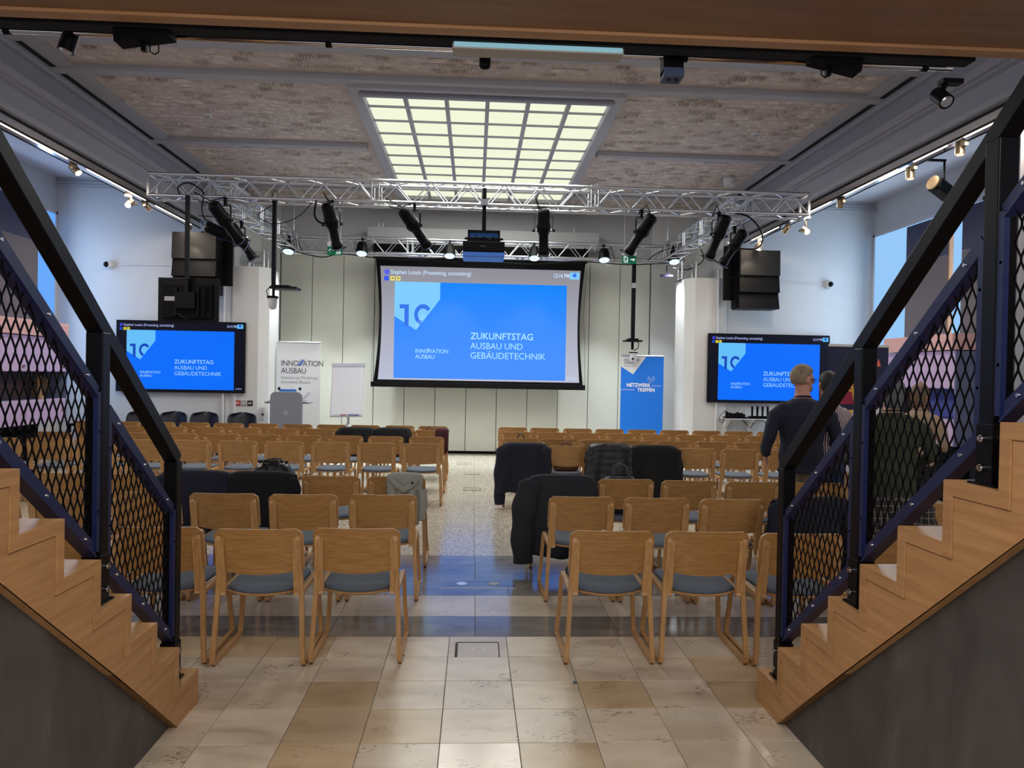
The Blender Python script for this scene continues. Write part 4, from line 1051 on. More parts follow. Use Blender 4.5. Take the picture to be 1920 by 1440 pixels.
for s, x, z, x2 in (('left', -6.75, 3.60, -5.4), ('right', 6.83, 3.57, 5.6)):
    t = thing('wall_camera', 'small white round wall camera with a dark lens high on the %s end wall' % s, 'camera', (x, YE, z))
    MB().sphere((0, -.06, 0), .085, 16, 10).cyl((0, 0, 0), (0, -.03, 0), .09, n=18).obj('housing', M_WHT, t)
    MB().sphere((.0 if s == 'right' else -.02, -.11, -.005), .055, 14, 8).obj('lens', M_BLK, t)
    t2 = tag(MB().cyl((x+(.08 if s == 'left' else -.08), YE-.015, z), (x2, YE-.015, z+.03), .012, n=8).obj('conduit', M_WHT), 'thin white conduit running from the %s wall camera to the loudspeakers' % s, 'conduit')
for i, (c, x, lab) in enumerate((((168, 44, 44), -4.40, 'small red wall switch plate under the left wall screen'), ((150, 150, 152), -4.29, 'small grey wall switch plate between the red and black ones'), ((22, 22, 26), -4.17, 'small black wall switch plate next to the grey one'))):
    t = thing('switch_plate', lab, 'switch', (x, YE-.02, 1.085))
    MB().box(-.05, .05, -.012, .0, -.05, .05).obj('plate', flat('plate_%d' % i, c, .5), t, bevel=.003)
    MB().box(-.03, .03, -.018, -.012, -.012, .012).obj('key', flat('plate_key', (210, 205, 205), .5), t)
t = thing('thermostat', 'small white box with a dark knob low on the left column', 'control', (-3.95, YE-.02, .88))
MB().box(-.05, .05, -.03, .0, -.13, .13).obj('box', M_WHT, t); MB().cyl((.02, -.03, 0), (.02, -.045, 0), .02, n=12).obj('knob', M_BLK, t)
MB_ = struct(MB().box(-4.47, -4.43, YE-.05, YE-.02, 0, 1.27).obj('trim_14', M_WHT))

# ================================================================== BANNERS, FLIP CHART, LECTERN
t = thing('roll_up_banner', 'white roll-up banner with dark lettering, behind the lectern', 'banner', (-3.84, 14.75, 0))
BW, BH = .84, 2.26
MB().box(-.02, BW+.02, -.08, .10, 0, .08).obj('base', M_ALU, t, bevel=.006)
MB().box(0, BW, -.004, .0, .08, BH).obj('sheet', flat('banner_white', (214, 216, 220), .6), t)
MB().cyl((0, -.004, BH), (BW, -.004, BH), .014, n=10).obj('top_rail', M_ALU, t)
MB().cyl((BW/2, .05, .08), (BW/2, .05, BH), .010, n=8).obj('support_pole', M_ALU, t)
pg = flat('banner_pale_grey', (180, 184, 194), .6); pb = flat('banner_blue_grey', (158, 166, 184), .6)
for pts, m in (([(0, .78), (.30, 1.0), (.30, 1.05), (0, .9)], pg), ([(0, .52), (.45, .60), (.60, .58), (.60, .64), (.4, .66), (0, .6)], pb), ([(.30, .95), (.62, 1.30), (.66, 1.28), (.36, .93)], pg), ([(0, .70), (.35, .74), (.35, .78), (0, .76)], pb), ([(0, .30), (.55, .42), (.55, .47), (0, .40)], pg), ([(.06, 1.0), (.30, 1.38), (.34, 1.36), (.12, 1.0)], flat('banner_faint', (196, 200, 208), .6))):
    flatpoly(pts, -.0056, 'print', m, t)
text_obj('INNOVATION', .155, M_TXTD, t, (.085, -.0065, 1.80), sx=.86, spacing=.95)
text_obj('AUSBAU', .155, M_TXTD, t, (.085, -.0065, 1.655), sx=.86, spacing=.95)
m = MB()
for dx in (0, .035): m.prism([(.40+dx, 1.83), (.43+dx, 1.795), (.50+dx, 1.93), (.48+dx, 1.93), (.43+dx, 1.83), (.41+dx, 1.85)], -.0085, -.007, 'y')
m.obj('logo_mark', flat('logo_blue', (30, 96, 190), .6), t)
tg = flat('text_grey', (120, 124, 130), .6)
text_obj('Initiative zur Förderung', .082, tg, t, (.085, -.0065, 1.545), sx=.90)
text_obj('innovativen Bauens', .082, tg, t, (.085, -.0065, 1.460), sx=.90)

t = thing('roll_up_banner', 'bright blue roll-up banner with a white corner, right of the projection screen', 'banner', (2.92, 14.75, 0))
BH = 2.13; BW = .86
M_BB = flat('banner_blue', (8, 118, 232), .55)
MB().box(-.02, BW+.02, -.08, .10, 0, .08).obj('base', M_ALU, t, bevel=.006)
MB().box(0, BW, -.004, .0, .08, BH).obj('sheet', M_BB, t)
MB().cyl((0, -.004, BH), (BW, -.004, BH), .014, n=10).obj('top_rail', M_ALU, t)
MB().cyl((BW/2, .05, .08), (BW/2, .05, BH), .010, n=8).obj('support_pole', M_ALU, t)
flatpoly([(0, BH-.02), (.50, BH-.02), (.245, BH-.37), (0, BH-.22)], -.0056, 'corner_field', flat('banner_white', (214, 216, 220), .6), t)
text_obj('INNOVATION', .062, M_TXTD, t, (.055, -.007, BH-.105), sx=.80)
text_obj('AUSBAU', .062, M_TXTD, t, (.055, -.007, BH-.160), sx=.80)
flatpoly([(.055, BH-.185), (.30, BH-.185), (.30, BH-.190), (.055, BH-.190)], -.007, 'print', tg, t); flatpoly([(.055, BH-.21), (.27, BH-.21), (.27, BH-.215), (.055, BH-.215)], -.007, 'print', tg, t)
text_obj('NETZWERK', .098, M_TXTW, t, (.115, -.007, BH-.615), bold=.03, sx=.92)
text_obj('TREFFEN', .098, M_TXTW, t, (.335, -.007, BH-.710), bold=.03, sx=.92)
text_obj('<<<<<', .052, M_TXTW, t, (.62, -.007, BH-.61), sx=1.3)
text_obj('>>>>>>>', .052, M_TXTW, t, (.01, -.007, BH-.695), sx=1.3)
m = MB()
for cx in (.565, .655):
    m.ribbon([(cx+.018*math.cos(R(g)), -.0065, BH-.425+.020*math.sin(R(g))) for g in range(0, 360, 40)], .001, .004, (0, 1, 0), True)
    m.ribbon([(cx-.04, -.0065, BH-.475), (cx-.02, -.0065, BH-.452), (cx+.02, -.0065, BH-.452), (cx+.04, -.0065, BH-.475)], .001, .004, (0, 1, 0))
m.ribbon([(.565, -.0065, BH-.49), (.565, -.0065, BH-.52), (.655, -.0065, BH-.52), (.655, -.0065, BH-.49), (.61, -.0065, BH-.48)], .001, .004, (0, 1, 0), True)
m.obj('pictogram', M_TXTW, t)

t = thing('flip_chart', 'white flip chart pad on a stand between the banner and the projection screen', 'flip chart', (-2.44, 14.6, 0))
m = MB().prism([(-.30, 1.84), (.33, 1.86), (.295, .84), (-.33, .82)], -.02, .0, 'y'); m.obj('board', flat('board_white', (206, 208, 214), .5), t, bevel=.004)
m = MB().prism([(-.285, 1.80), (.305, 1.81), (.275, .885), (-.31, .87)], -.035, -.021, 'y'); m.obj('paper_pad', flat('paper', (222, 224, 234), .8), t)
MB().prism([(-.31, 1.80), (.33, 1.815), (.335, 1.875), (-.31, 1.86)], -.045, -.018, 'y').obj('clamp_bar', M_ALU, t)
MB().prism([(-.33, .82), (.295, .84), (.295, .862), (-.33, .842)], -.07, -.015, 'y').obj('pen_tray', M_ALU, t)
for x, c in ((-.12, (160, 40, 50)), (.02, (40, 60, 130)), (.13, (30, 50, 120))): MB().cyl((x, -.055, .872), (x+.10, -.055, .876), .009, n=8).obj('marker', flat('marker_%d' % c[0], c, .5), t)
for dx, dy in ((-.38, -.25), (.38, -.25), (0, .40)): MB().cyl((dx*.05, 0, .70), (dx, dy, .0), .013, n=8).obj('leg', M_ALU, t)
MB().cyl((.02, .01, .66), (.02, .01, 1.1), .025, n=12).obj('column', M_ALU, t)

t = thing('lectern', 'grey lectern with rounded top corners and side wings, in front of the white banner', 'lectern', (-3.42, 13.85, 0))
poly = [(-.29, 0), (.29, 0)]+[(.29-.10+.10*math.cos(R(a)), 1.22+.10*math.sin(R(a))) for a in (0, 30, 60, 90)]+[(-.29+.10+.10*math.cos(R(a)), 1.22+.10*math.sin(R(a))) for a in (90, 120, 150, 180)]
MB().prism(poly, -.03, .03, 'y').obj('front_panel', flat('lectern_grey', (126, 130, 142), .45), t, bevel=.006)
MB().box(-.40, .40, .02, .36, 1.10, 1.13).obj('desk_top', flat('lectern_grey', (1, 1, 1)), t)
MB().prism([(.29, 1.13), (.40, 1.165), (.29, 1.18)], .0, .12, 'y').prism([(-.29, 1.13), (-.36, 1.16), (-.29, 1.165)], .0, .12, 'y').obj('wing', M_ALU, t)
MB().ribbon([(.035*math.cos(R(g)), -.0325, .94+.035*math.sin(R(g))) for g in range(40, 340, 30)]+[(.035*math.cos(R(340)), -.0325, .94), (.008, -.0325, .94)], .004, .008, (0, 1, 0)).obj('round_logo', M_WHT, t)
MB().box(-.27, .27, .04, .30, 0, .06).obj('foot', M_GREYD, t)
t = thing('laptop', 'open laptop on the lectern, only its upper edge showing, blue glow painted on', 'laptop', (-3.42, 13.98, 1.13))
MB().box(-.155, .155, 0, .20, 0, .015).obj('keyboard_base', M_ALU, t); MB().bar((0, .0, .015), (0, -.05, .235), .31, .008, (0, 1, .2)).obj('lid', flat('lid_blue_glow', (70, 140, 220), .3), t)  # blue light on the lid is put in as its colour
for x, lab in ((-3.57, 'left black gooseneck microphone head on the lectern'), (-3.19, 'right black gooseneck microphone head on the lectern')):
    t = thing('microphone', lab, 'microphone', (x, 13.92, 1.13), group='lectern microphones')
    MB().tube([(0, 0, 0), (0, 0, .15), (.0, -.02, .215)], .006, 8).obj('neck', M_WHT, t); MB().sphere((0, -.025, .245), .026, 12, 8, (1, 1, 1.2)).obj('foam_head', M_RUB, t)

# navy shell chairs on the left
for i, x in enumerate((-5.98, -5.38, -4.82, -4.14)):
    t = thing('shell_chair', ['leftmost navy shell chair below the left wall screen', 'second navy shell chair from the left below the wall screen', 'third navy shell chair from the left below the wall screen', 'rightmost navy shell chair, next to the left column'][i], 'chair', (x*1.012, 13.72, 0), 0.10*(i-1), group='navy shell chairs under the left wall screen')
    m = MB(); vs = []; nu, nv = 12, 18
    for j in range(nv+1):
        v = j/nv
        for k in range(nu+1):
            u = -1+2*k/nu; hw = .245*math.sqrt(max(.10, 1-v**7))
            z = .46+.46*math.sin(v*1.45)/math.sin(1.45); vs.append((u*hw, .20+.10*v-.14*u*u, z-.012*u*u))
    m.add(vs, [(j*(nu+1)+k, j*(nu+1)+k+1, (j+1)*(nu+1)+k+1, (j+1)*(nu+1)+k) for j in range(nv) for k in range(nu)], True)
    o = m.obj('back_shell', M_SHELL, t); so = o.modifiers.new('thickness', 'SOLIDIFY'); so.thickness = .012
    MB().prism([(-.24, -.22), (.24, -.22), (.245, .15), (.18, .24), (-.18, .24), (-.245, .15)], .43, .46, 'z').obj('seat_shell', M_SHELL, t, bevel=.01)
    for sx in (-1, 1):
        for sy in (-1, 1): MB().cyl((sx*.17, sy*.15, .43), (sx*.24, sy*.22, 0), .011, n=8).obj('leg', M_BLK, t)
t = thing('side_table', 'low black table beside the leftmost navy shell chair', 'table', (-6.75, 13.80, 0))
MB().box(-.40, .40, -.3, .3, .66, .70).obj('top', M_BLKM, t)
for sx in (-1, 1):
    for sy in (-1, 1): MB().box(sx*.36-.02, sx*.36+.02, sy*.26-.02, sy*.26+.02, 0, .66).obj('leg', M_BLK, t)

# shelf with microphones on the right end wall
t = thing('wall_shelf', 'white wall shelf carrying microphones and chargers below the right wall screen', 'shelf', (5.17, YE-.22, .955))
MB().box(-.42, .48, -.12, .20, -.015, .0).obj('board', M_WHT, t)
for x in (-.32, .14): MB().prism([(.20, -.02), (-.08, -.02), (.16, -.18), (.16, -.40), (.20, -.40)], x-.03, x+.03, 'x').obj('bracket', M_WHT, t)
MB().tube([(-.05, .0, -.02), (.02, .0, -.10), (.12, .02, -.18), (.2, .0, -.02), (.36, .0, -.04), (.46, .02, -.12), (.42, .04, -.2)], .008, 6).tube([(-.40, -.05, .15), (-.50, -.05, .05), (-.52, -.05, -.05), (-.45, -.05, -.10), (-.42, -.05, .0)], .006, 6).obj('cable', M_BLK, t)
t = thing('charging_rack', 'black charging base under the four hand-held microphones', 'charger', (5.47, YE-.24, .957))
MB().prism([(-.26, 0), (.22, 0), (.20, .05), (-.20, .05), (-.26, .02)], -.07, .07, 'y').obj('base', M_BLK, t)
for i, x in enumerate((5.30, 5.40, 5.50, 5.60)):
    o = thing('hand_microphone', '%s black hand-held microphone standing in the charger on the wall shelf' % ['leftmost', 'second from left', 'third from left', 'rightmost'][i], 'microphone', (x, YE-.24, 1.008), group='hand-held microphones on the shelf')
    MB().cyl((0, 0, 0), (0, 0, .17), .017, .022, n=10).obj('handle', M_BLK, o); MB().sphere((0, 0, .195), .030, 10, 8).obj('grille', flat('grille_grey', (92, 90, 100), .5), o)
t = thing('transmitter_tray', 'black tray full of pocket transmitters and antennas at the left of the shelf', 'transmitter tray', (4.98, YE-.24, .957))
MB().box(-.22, .20, -.08, .08, 0, .03).obj('tray', M_BLK, t)
for i in range(9): MB().box(-.19+.042*i, -.16+.042*i, -.03, .03, .03, .08+random.random()*.06).cyl((-.175+.042*i, 0, .1), (-.175+.042*i+random.uniform(-.02, .02), 0, .17+random.random()*.05), .003, n=5).obj('pocket_transmitter', M_BLKP, t)

# ================================================================== LIT TRACKS ALONG THE BEAMS
EM_TUBE = flat('warm_tube', (255, 232, 208), .3, emit=5.0)
EM_BULB = flat('warm_bulb', (255, 236, 204), .3, emit=8.0)
M_BRASS = flat('champagne_metal', (150, 132, 108), .35, .8)
def track(sx, ya, yb, segs, s):
    X = 5.135*sx
    t = thing('light_track', 'long metal light track with bright tubes under the %s beam' % s, 'light', (X, ya, 4.30))
    L = yb-ya
    MB().box(-.075, .075, 0, L, .085, .105).obj('mounting_rail', M_BLK, t)
    poly = [(-.07, .085), (-.065, .0), (-.045, -.02), (.045, -.02), (.065, .0), (.07, .085)]
    MB().prism([(a, b) for a, b in poly], 0, L, 'y').obj('reflector', M_CHR, t)
    MB().box(-.080, -.066, 0, L, -.022, .0).box(.066, .080, 0, L, -.022, .0).obj('lip', M_BLK, t)
    for a, b in segs:
        MB().cyl((-sx*.052, a-ya, -.012), (-sx*.052, b-ya, -.012), .018, n=10).obj('tube', EM_TUBE, t)
        area('tube_light', (X, (a+b)/2, 4.25), (0, R(0), 0), .12, b-a, 22*(b-a)/2, (1.0, .86, .70))
    for q in range(int(L/1.0)+1): MB().box(-.02, .02, q*1.0, q*1.0+.08, .10, .13).obj('clip', M_BLK, t)
track(-1, 7.0, 14.0, [(7.3, 9.55), (10.05, 11.75), (12.15, 13.6)], 'left')
track(1, 6.6, 14.0, [(6.8, 7.6), (7.9, 8.5), (8.85, 10.15), (10.55, 11.9), (12.4, 13.6)], 'right')
def tspot(sx, y, z, lab, glow, aim=(0, 0, -1), arm=0):
    X = 5.135*sx
    t = thing('track_spot', lab, 'spotlight', (X, y, z))
    d = Vector(aim).normalized()
    MB().bar((0, 0, 4.27-z), (0, .0, .02), .03, .012).box(-.02, .02, -.11, .03, 4.25-z-.04, 4.27-z).obj('arm', M_BRASS, t)
    if arm: MB().box(-.02, .02, .05, .22, .02, .05).bar((0, 0, .03), (0, .08, .035), .03, .02).obj('side_box', M_BRASS, t)
    MB().cyl(-d*.075, d*.06, .048, n=16).obj('lamp_body', M_BRASS, t)
    MB().cyl(d*.060, d*.064, .041, n=16).obj('lamp_face', EM_BULB if glow else flat('lamp_face_dim', (255, 226, 196), .3, emit=1.2), t)
tspot(-1, 9.85, 4.22, 'left track spot nearest the camera, between two tubes', True, (.6, -.1, -.6))
tspot(-1, 11.35, 4.13, 'brightly glowing left track spot hanging low', True, (.0, -.8, -.5), 1)
tspot(-1, 11.95, 4.22, 'dark left track spot right after the low glowing one', False, (.5, .5, -.7))
tspot(-1, 13.7, 4.12, 'left track spot at the far end above the loudspeakers', True, (.5, .2, -.8))
tspot(1, 7.75, 4.20, 'right track spot closest to the camera', False, (-.05, -.1, -1))
tspot(1, 8.66, 4.18, 'right track spot hanging straight down after the second tube', False, (-.0, -.1, -1))
tspot(1, 10.35, 4.22, 'right track spot turned away, in the middle of the track', False, (.3, .6, -.7))
tspot(1, 11.45, 4.04, 'brightly glowing right track spot hanging low', True, (.0, -.8, -.4), 1)
tspot(1, 12.2, 4.20, 'dark right track spot just behind the low glowing one', False, (-.4, .5, -.7))
tspot(1, 13.35, 4.12, 'right track spot at the far end over the loudspeakers', True, (-.3, -.1, -1), 1)
for sx, y0 in ((-1, 9.0), (1, 9.6)):
    spot('track_beam', (5.0*sx, 13.3, 4.0), (5.1*sx, 13.75, 3.0), 12, (1, .85, .65), 80, .5, .04)
    spot('track_beam', (5.1*sx, 11.4, 4.0), (6.6*sx, 13.9, 2.4), 40, (1, .90, .75), 95, .8, .05)
    spot('track_beam', (5.0*sx, y0, 4.1), (2.6*sx, y0+.3, 0), 70, (1, .84, .66), 100, .8, .05)
t = thing('track_suspension', 'thin steel rods holding the near end of the right light track', 'hanger', (5.135, 6.85, 4.41))
MB().cyl((-.03, 0, 0), (-.03, 0, .6), .010, n=8).cyl((.05, .05, 0), (.05, .05, .6), .014, n=8).box(-.05, .07, -.03, .08, .58, .64).obj('rod', M_ALU, t)
t = thing('stage_spotlight', 'short black theatre lamp hanging below the right light track', 'spotlight', (5.45, 8.5, 3.98))
MB().cyl((0, 0, .06), (0, 0, .32), .012, n=8).box(-.30, .015, -.015, .015, .31, .335).obj('hook', M_BLK, t)
MB().bar((-.14, -.04, .04), (.14, .10, -.06), .16, .14).obj('body', M_BLK, t, bevel=.02); MB().cyl((-.15, -.045, .045), (-.17, -.05, .052), .085, n=16).obj('front_ring', M_BRASS, t)
# spots on the pipe below the gallery edge
for x, z, lab, d in ((-1.66, 3.03, 'black cylinder spot under the gallery edge, far left', Vector((-.25, -.1, -1))), (1.98, 2.93, 'black cylinder spot with round lens under the gallery edge, far right', Vector((.05, -.75, -.65)))):
    d.normalize()
    t = thing('track_spot', lab, 'spotlight', (x, 3.13, z))
    MB().cyl(-d*.03, d*.055, .032, n=20).obj('lamp_body', M_BLK, t)
    MB().lathe([(.026, 0), (.020, -.006)], 16).obj('lens_ring', M_ALU, t)
    t.children[-1].matrix_local = Matrix.Translation(d*.054) @ (-d).to_track_quat('Z', 'Y').to_matrix().to_4x4()
    MB().bar((0, 0, .01), (.045 if x < 0 else .03, 0, .07), .03, .012).box(.0, .09, -.022, .022, .055, .075).obj('arm', M_BLKP, t)

# ================================================================== BOARDS, EXHIBITS AND SIDE DISPLAYS
M_BOARD = flat('board_grey', (104, 100, 106), .7); M_BOARDN = flat('board_navy', (62, 66, 92), .7)
M_EDGE = wood('board_edge', (150, 104, 66), (176, 126, 82), 'z', 4, .5, .0)
def board(lab, x, y0, y1, ztop, zj, sx):
    t = thing('partition_board', lab, 'board', (x, (y0+y1)/2, 0)); h = (y1-y0)/2
    MB().box(-.03, .03, -h, h, 0, zj-.003).obj('lower_panel', M_BOARD, t)
    MB().box(-.03, .03, -h, h, zj+.003, ztop).obj('upper_panel', M_BOARDN, t)
    MB().box(-.032, .032, -h-.03, -h, 0, ztop).obj('oak_edge', M_EDGE, t)
    st = MB()
    for k in range(int((y1-y0)/.04)): st.box(-.033, .033, -h+.02+.04*k, -h+.04+.04*k, zj-.003, zj+.003)
    stuff(st.obj('stitching', M_ALU, t))
board('tall dark board standing in front of the left windows', -7.35, 9.3, 12.90, 4.40, 3.78, -1)
board('tall dark board on the right, farther from the camera', 7.35, 11.26, 12.40, 4.34, 3.70, 1)
board('tall dark board on the right, partly behind the stair post', 7.35, 8.4, 10.94, 4.35, 3.70, 1)
M_PINK = wood('display_pink_wood', (200, 158, 156), (216, 176, 170), 'y', 2, .5, .0); M_LIL = flat('display_lilac', (190, 168, 206), .5); M_LILB = flat('display_side', (96, 104, 136), .6)
M_NICHE = flat('niche_blue_light', (84, 92, 170), .6); M_NB = flat('niche_brown', (70, 46, 44), .6)  # blue light inside the niche, painted as the colour of its back
def cabinet(lab, sx, y0, y1, pitch):
    t = thing('display_cabinet', lab, 'cabinet', (sx*6.5, y0, .84)); D = sx
    bx = lambda a, b, *r: sorted((D*a, D*b))
    L = y1-y0
    MB().box(*bx(.02, .6), 0, L, .0, 1.52).obj('carcass', M_LILB, t) if False else None
    MB().box(*bx(.02, .6), 0, L, .0, .36).box(*bx(.02, .6), 0, L, .79, 1.30).box(*bx(.35, .6), 0, L, .36, .79).obj('carcass', M_LILB, t)
    MB().box(*bx(-.04, .62), 0, L, 1.315, 1.54).obj('top_box', M_PINK, t, bevel=.004)
    MB().box(*bx(.33, .349), 0, L*.62, .37, .78).obj('niche_back', M_NICHE, t); MB().box(*bx(.33, .349), L*.62, L, .37, .78).obj('niche_back', M_NB, t)
    n = max(1, int(round(L/pitch)))
    for i in range(n):
        a, b = L*i/n+.004, L*(i+1)/n-.004
        d = MB().box(*bx(.0, .018), a, b, .785, 1.305).obj('upper_door', M_LIL, t); MB().cyl((D*-.001, b-.3*0-.10, .86), (D*-.03, b-.10, .86), .018, n=10).obj('knob', M_BRASS, d)
        d = MB().box(*bx(.0, .018), a, b, .005, .365).obj('drawer', M_LIL, t); MB().cyl((D*-.001, b-.10, .18), (D*-.03, b-.10, .18), .018, n=10).obj('knob', M_BRASS, d)
    MB().box(*bx(.0, .62), L, L+.03, .0, 1.30).box(*bx(.0, .62), -.03, 0, .0, 1.30).obj('end_board', M_LILB, t)
    MB().box(*bx(.25, .45), .3, L-.3, -.84, 0).obj('plinth', M_BLKM, t)
cabinet('lilac display cabinet with dark niche along the left wall, behind the mesh', -1, 8.1, 12.25, 1.15)
cabinet('lilac display cabinet along the right wall, behind the mesh', 1, 9.8, 11.5, .85)
t = thing('brass_disc', 'round golden disc standing in the dark niche of the left cabinet', 'ornament', (-6.66, 11.85, 1.20))
MB().cyl((0, -.02, .20), (0, .02, .20), .14, n=24).obj('disc', M_BRASS, t); MB().box(-.025, .025, -.05, .05, 0.0, .34).obj('stand', flat('pale_wood', (190, 150, 110), .5), t)
t = thing('roll_up_banner', 'navy roll-up banner with red and white shapes, behind the people', 'banner', (4.60, 9.5, 0)); BW, BH = .80, 2.17
MB().box(0, BW, -.004, 0, .06, BH).obj('sheet', flat('banner_navy', (26, 30, 66), .6), t)
MB().box(0, BW, -.012, .004, BH-.02, BH+.012).obj('top_rail', M_WHT, t); MB().box(-.02, BW+.02, -.08, .08, 0, .06).obj('base', M_ALU, t)
MR = flat('banner_red', (150, 32, 66), .6); MO = flat('banner_orange', (226, 110, 90), .6); MY = flat('banner_yellow', (220, 176, 60), .6); MW2 = flat('banner_white2', (216, 220, 226), .6)
flatpoly(arc(.30, 1.40, .42, 0, 180, 14), -.006, 'red_dome', MR, t); flatpoly([(.62, 1.90), (.67, 2.0), (.70, 1.90)], -.006, 'triangle', MO, t); flatpoly([(.50, 1.97), (.56, 2.01), (.53, 1.96)], -.006, 'triangle', MW2, t)
flatpoly([(.60, 1.60), (.70, 1.62), (.66, 1.56)], -.0075, 'triangle', MO, t); flatpoly([(.40, 1.78), (.44, 1.80), (.43, 1.76)], -.0075, 'triangle', MO, t)
flatpoly([(.18, 1.66), (.30, 1.56), (.31, 1.585), (.20, 1.68)], -.0075, 'stroke', MY, t); flatpoly([(.30, 1.66), (.33, 1.66), (.37, 1.46), (.34, 1.46)], -.0075, 'stroke', MY, t)
flatpoly([(.10, .6), (.72, .6), (.72, 1.38), (.10, 1.30)], -.0065, 'white_field', MW2, t)
for a, b in ((.22, 1.2), (.48, 1.05), (.26, .86), (.54, .75)): flatpoly([(a, b), (a+.12, b+.02), (a+.11, b+.13), (a+.01, b+.12)], -.008, 'yellow_patch', MY, t)
t = thing('notice', 'small white notice with a blue header right of the right wall screen', 'notice', (6.93, YE-.008, 1.70))
MB().box(0, .14, -.003, .005, 0, .30).obj('sheet', MW2, t); MB().box(0, .14, -.005, -.0031, .26, .30).obj('header', flat('header_blue', (40, 60, 120), .6), t)
t = thing('display_table', 'small table with a white box behind the railing on the right', 'table', (4.15, 7.95, 0))
MB().box(-.35, .35, -.3, .3, .70, .74).obj('top', M_OAK, t)
for sx in (-1, 1):
    for sy in (-1, 1): MB().box(sx*.31-.02, sx*.31+.02, sy*.26-.02, sy*.26+.02, 0, .70).obj('leg', M_OAKF, t)
MB().box(-.30, .30, -.29, -.27, .2, .7).obj('apron', M_OAK, t)
t = thing('box', 'white open box on the small table, behind the railing on the right', 'box', (4.08, 7.85, .741)); MB().box(-.14, .14, -.12, .12, 0, .16).obj('body', MW2, t); MB().box(-.09, .09, -.125, -.121, .04, .10).obj('window', M_BLK, t)

# ================================================================== COATS, BAGS
M_NAVY = flat('cloth_navy', (22, 25, 42), .9, bump=.25, bscale=90); M_BLKC = flat('cloth_black', (13, 13, 18), .92, bump=.25, bscale=90)
M_CHAR = flat('cloth_charcoal', (30, 32, 38), .85, bump=.25, bscale=90); M_GRYC = flat('cloth_light_grey', (150, 150, 140), .9, bump=.3, bscale=60)
M_PUFF = flat('puffer_black', (20, 20, 26), .45, bump=.1); M_MAR = flat('cloth_maroon', (58, 14, 26), .9)
def plaid():
    m, t_, b = nt('plaid'); tc = t_.nodes.new('ShaderNodeTexCoord'); 
    outs = []
    for ax in ('X', 'Z'):
        wv = t_.nodes.new('ShaderNodeTexWave'); wv.bands_direction = ax; wv.inputs['Scale'].default_value = 7; wv.inputs['Distortion'].default_value = .4
        t_.links.new(tc.outputs['Object'], wv.inputs['Vector']); r = t_.nodes.new('ShaderNodeValToRGB'); r.color_ramp.elements[0].position = .93; r.color_ramp.elements[1].position = .98
        t_.links.new(wv.outputs['Fac'], r.inputs['Fac']); outs.append(r.outputs['Color'])
    mx = t_.nodes.new('ShaderNodeMath'); mx.operation = 'MAXIMUM'; t_.links.new(outs[0], mx.inputs[0]); t_.links.new(outs[1], mx.inputs[1])
    c = t_.nodes.new('ShaderNodeMixRGB'); c.inputs['Color1'].default_value = hx(30, 28, 30); c.inputs['Color2'].default_value = hx(120, 104, 92)
    t_.links.new(mx.outputs[0], c.inputs['Fac']); t_.links.new(c.outputs['Color'], b.inputs['Base Color']); b.inputs['Roughness'].default_value = .9
    return m
M_PLAID = plaid()
def coat(key, lab, mat, name='jacket', cat='jacket', hw=.275, zback=.30, zfront=.47, sleeves=(), seed=0, flare=.04, shift=0.0, puff=False, sag=0.0):
    ch, cx, cy = CHAIRS[key]
    t = thing(name, lab, cat, (cx, cy, 0), ch.rotation_euler.z)
    rr = random.Random(seed); ph = [rr.uniform(0, 6.28) for _ in range(6)]
    path = []
    nb = 16
    for i in range(nb): 
        v = i/(nb-1); path.append((-.150+.055*v, zback+(.80-zback)*v, 1-v))
    path += [(-.088, .822, 0), (-.060, .832, 0), (-.030, .826, 0), (.012, .80, 0)]
    for i in range(1, 8):
        v = i/7; path.append((.014+.045*v, .80-(.80-zfront)*v, v*.5))
    nu = 30; vs = []
    for (y, z, k) in path:
        for j in range(nu+1):
            u = -1+2*j/nu
            x = u*(hw+flare*k)+shift*k + .02*k*math.sin(3*z+ph[5])
            zz = z-.030*abs(u)**5-(sag*max(0, -u)*k*k) - .012*k*math.sin(4*u+ph[3])
            amp = .004+.030*k
            yy = y + amp*(math.sin(5.5*u+ph[0]+2*z)+.6*math.sin(11*u+ph[1]-3*z)+.5*noise.noise(Vector((u*3, z*4, seed))))*(-1 if y < 0 else 1)*.8 + .028*u*u*(1 if True else 0)
            if puff: yy += .012*math.sin(z*70)
            if y < -.03 and yy > -.045 + .028*u*u: yy = -.075+.028*u*u
            vs.append((x, yy, max(.01, zz)))
    n = nu+1; m = MB(); m.add(vs, [(i*n+j, i*n+j+1, (i+1)*n+j+1, (i+1)*n+j) for i in range(len(path)-1) for j in range(nu)], True)
    o = m.obj('body', mat, t); so = o.modifiers.new('thickness', 'SOLIDIFY'); so.thickness = .012 if not puff else .02; so.offset = 1
    for sd, zend, dx, rad in sleeves:
        pts = []; rs = []; ry = []
        for i in range(15):
            v = i/14; z = .79-(.79-zend)*v
            pts.append((sd*(hw-.015+dx*math.sin(min(1, v*1.4)*1.57)*(1-.25*v)), -.075-.035*v+.012*math.sin(6*v+ph[4]), max(z, .045)))
            b = rad*(1-.25*v)*(1+.10*math.sin(16*v+ph[2])+(.12*math.sin(55*v) if puff else 0)); rs.append(b if i else b*.5); ry.append(b*.62 if i else b*.3)
        MB().tube(pts, rs, 12, True, ry, (1, 0, 0)).obj('sleeve', mat, t)
    if not puff and name == 'jacket':
        MB().tube([(-.13, .0, .825), (-.07, -.055, .85), (.0, -.066, .853), (.07, -.055, .85), (.13, .0, .825)], .018, 8).obj('collar', mat, t) if seed % 2 else None
    return t
coat(('right', 3, 0), 'navy coat over the aisle chair of the fourth row right block, sleeve touching the floor', M_NAVY, zback=.20, sleeves=((-1, .05, .06, .085), (1, .26, .03, .07)), seed=2, hw=.28, flare=.05)
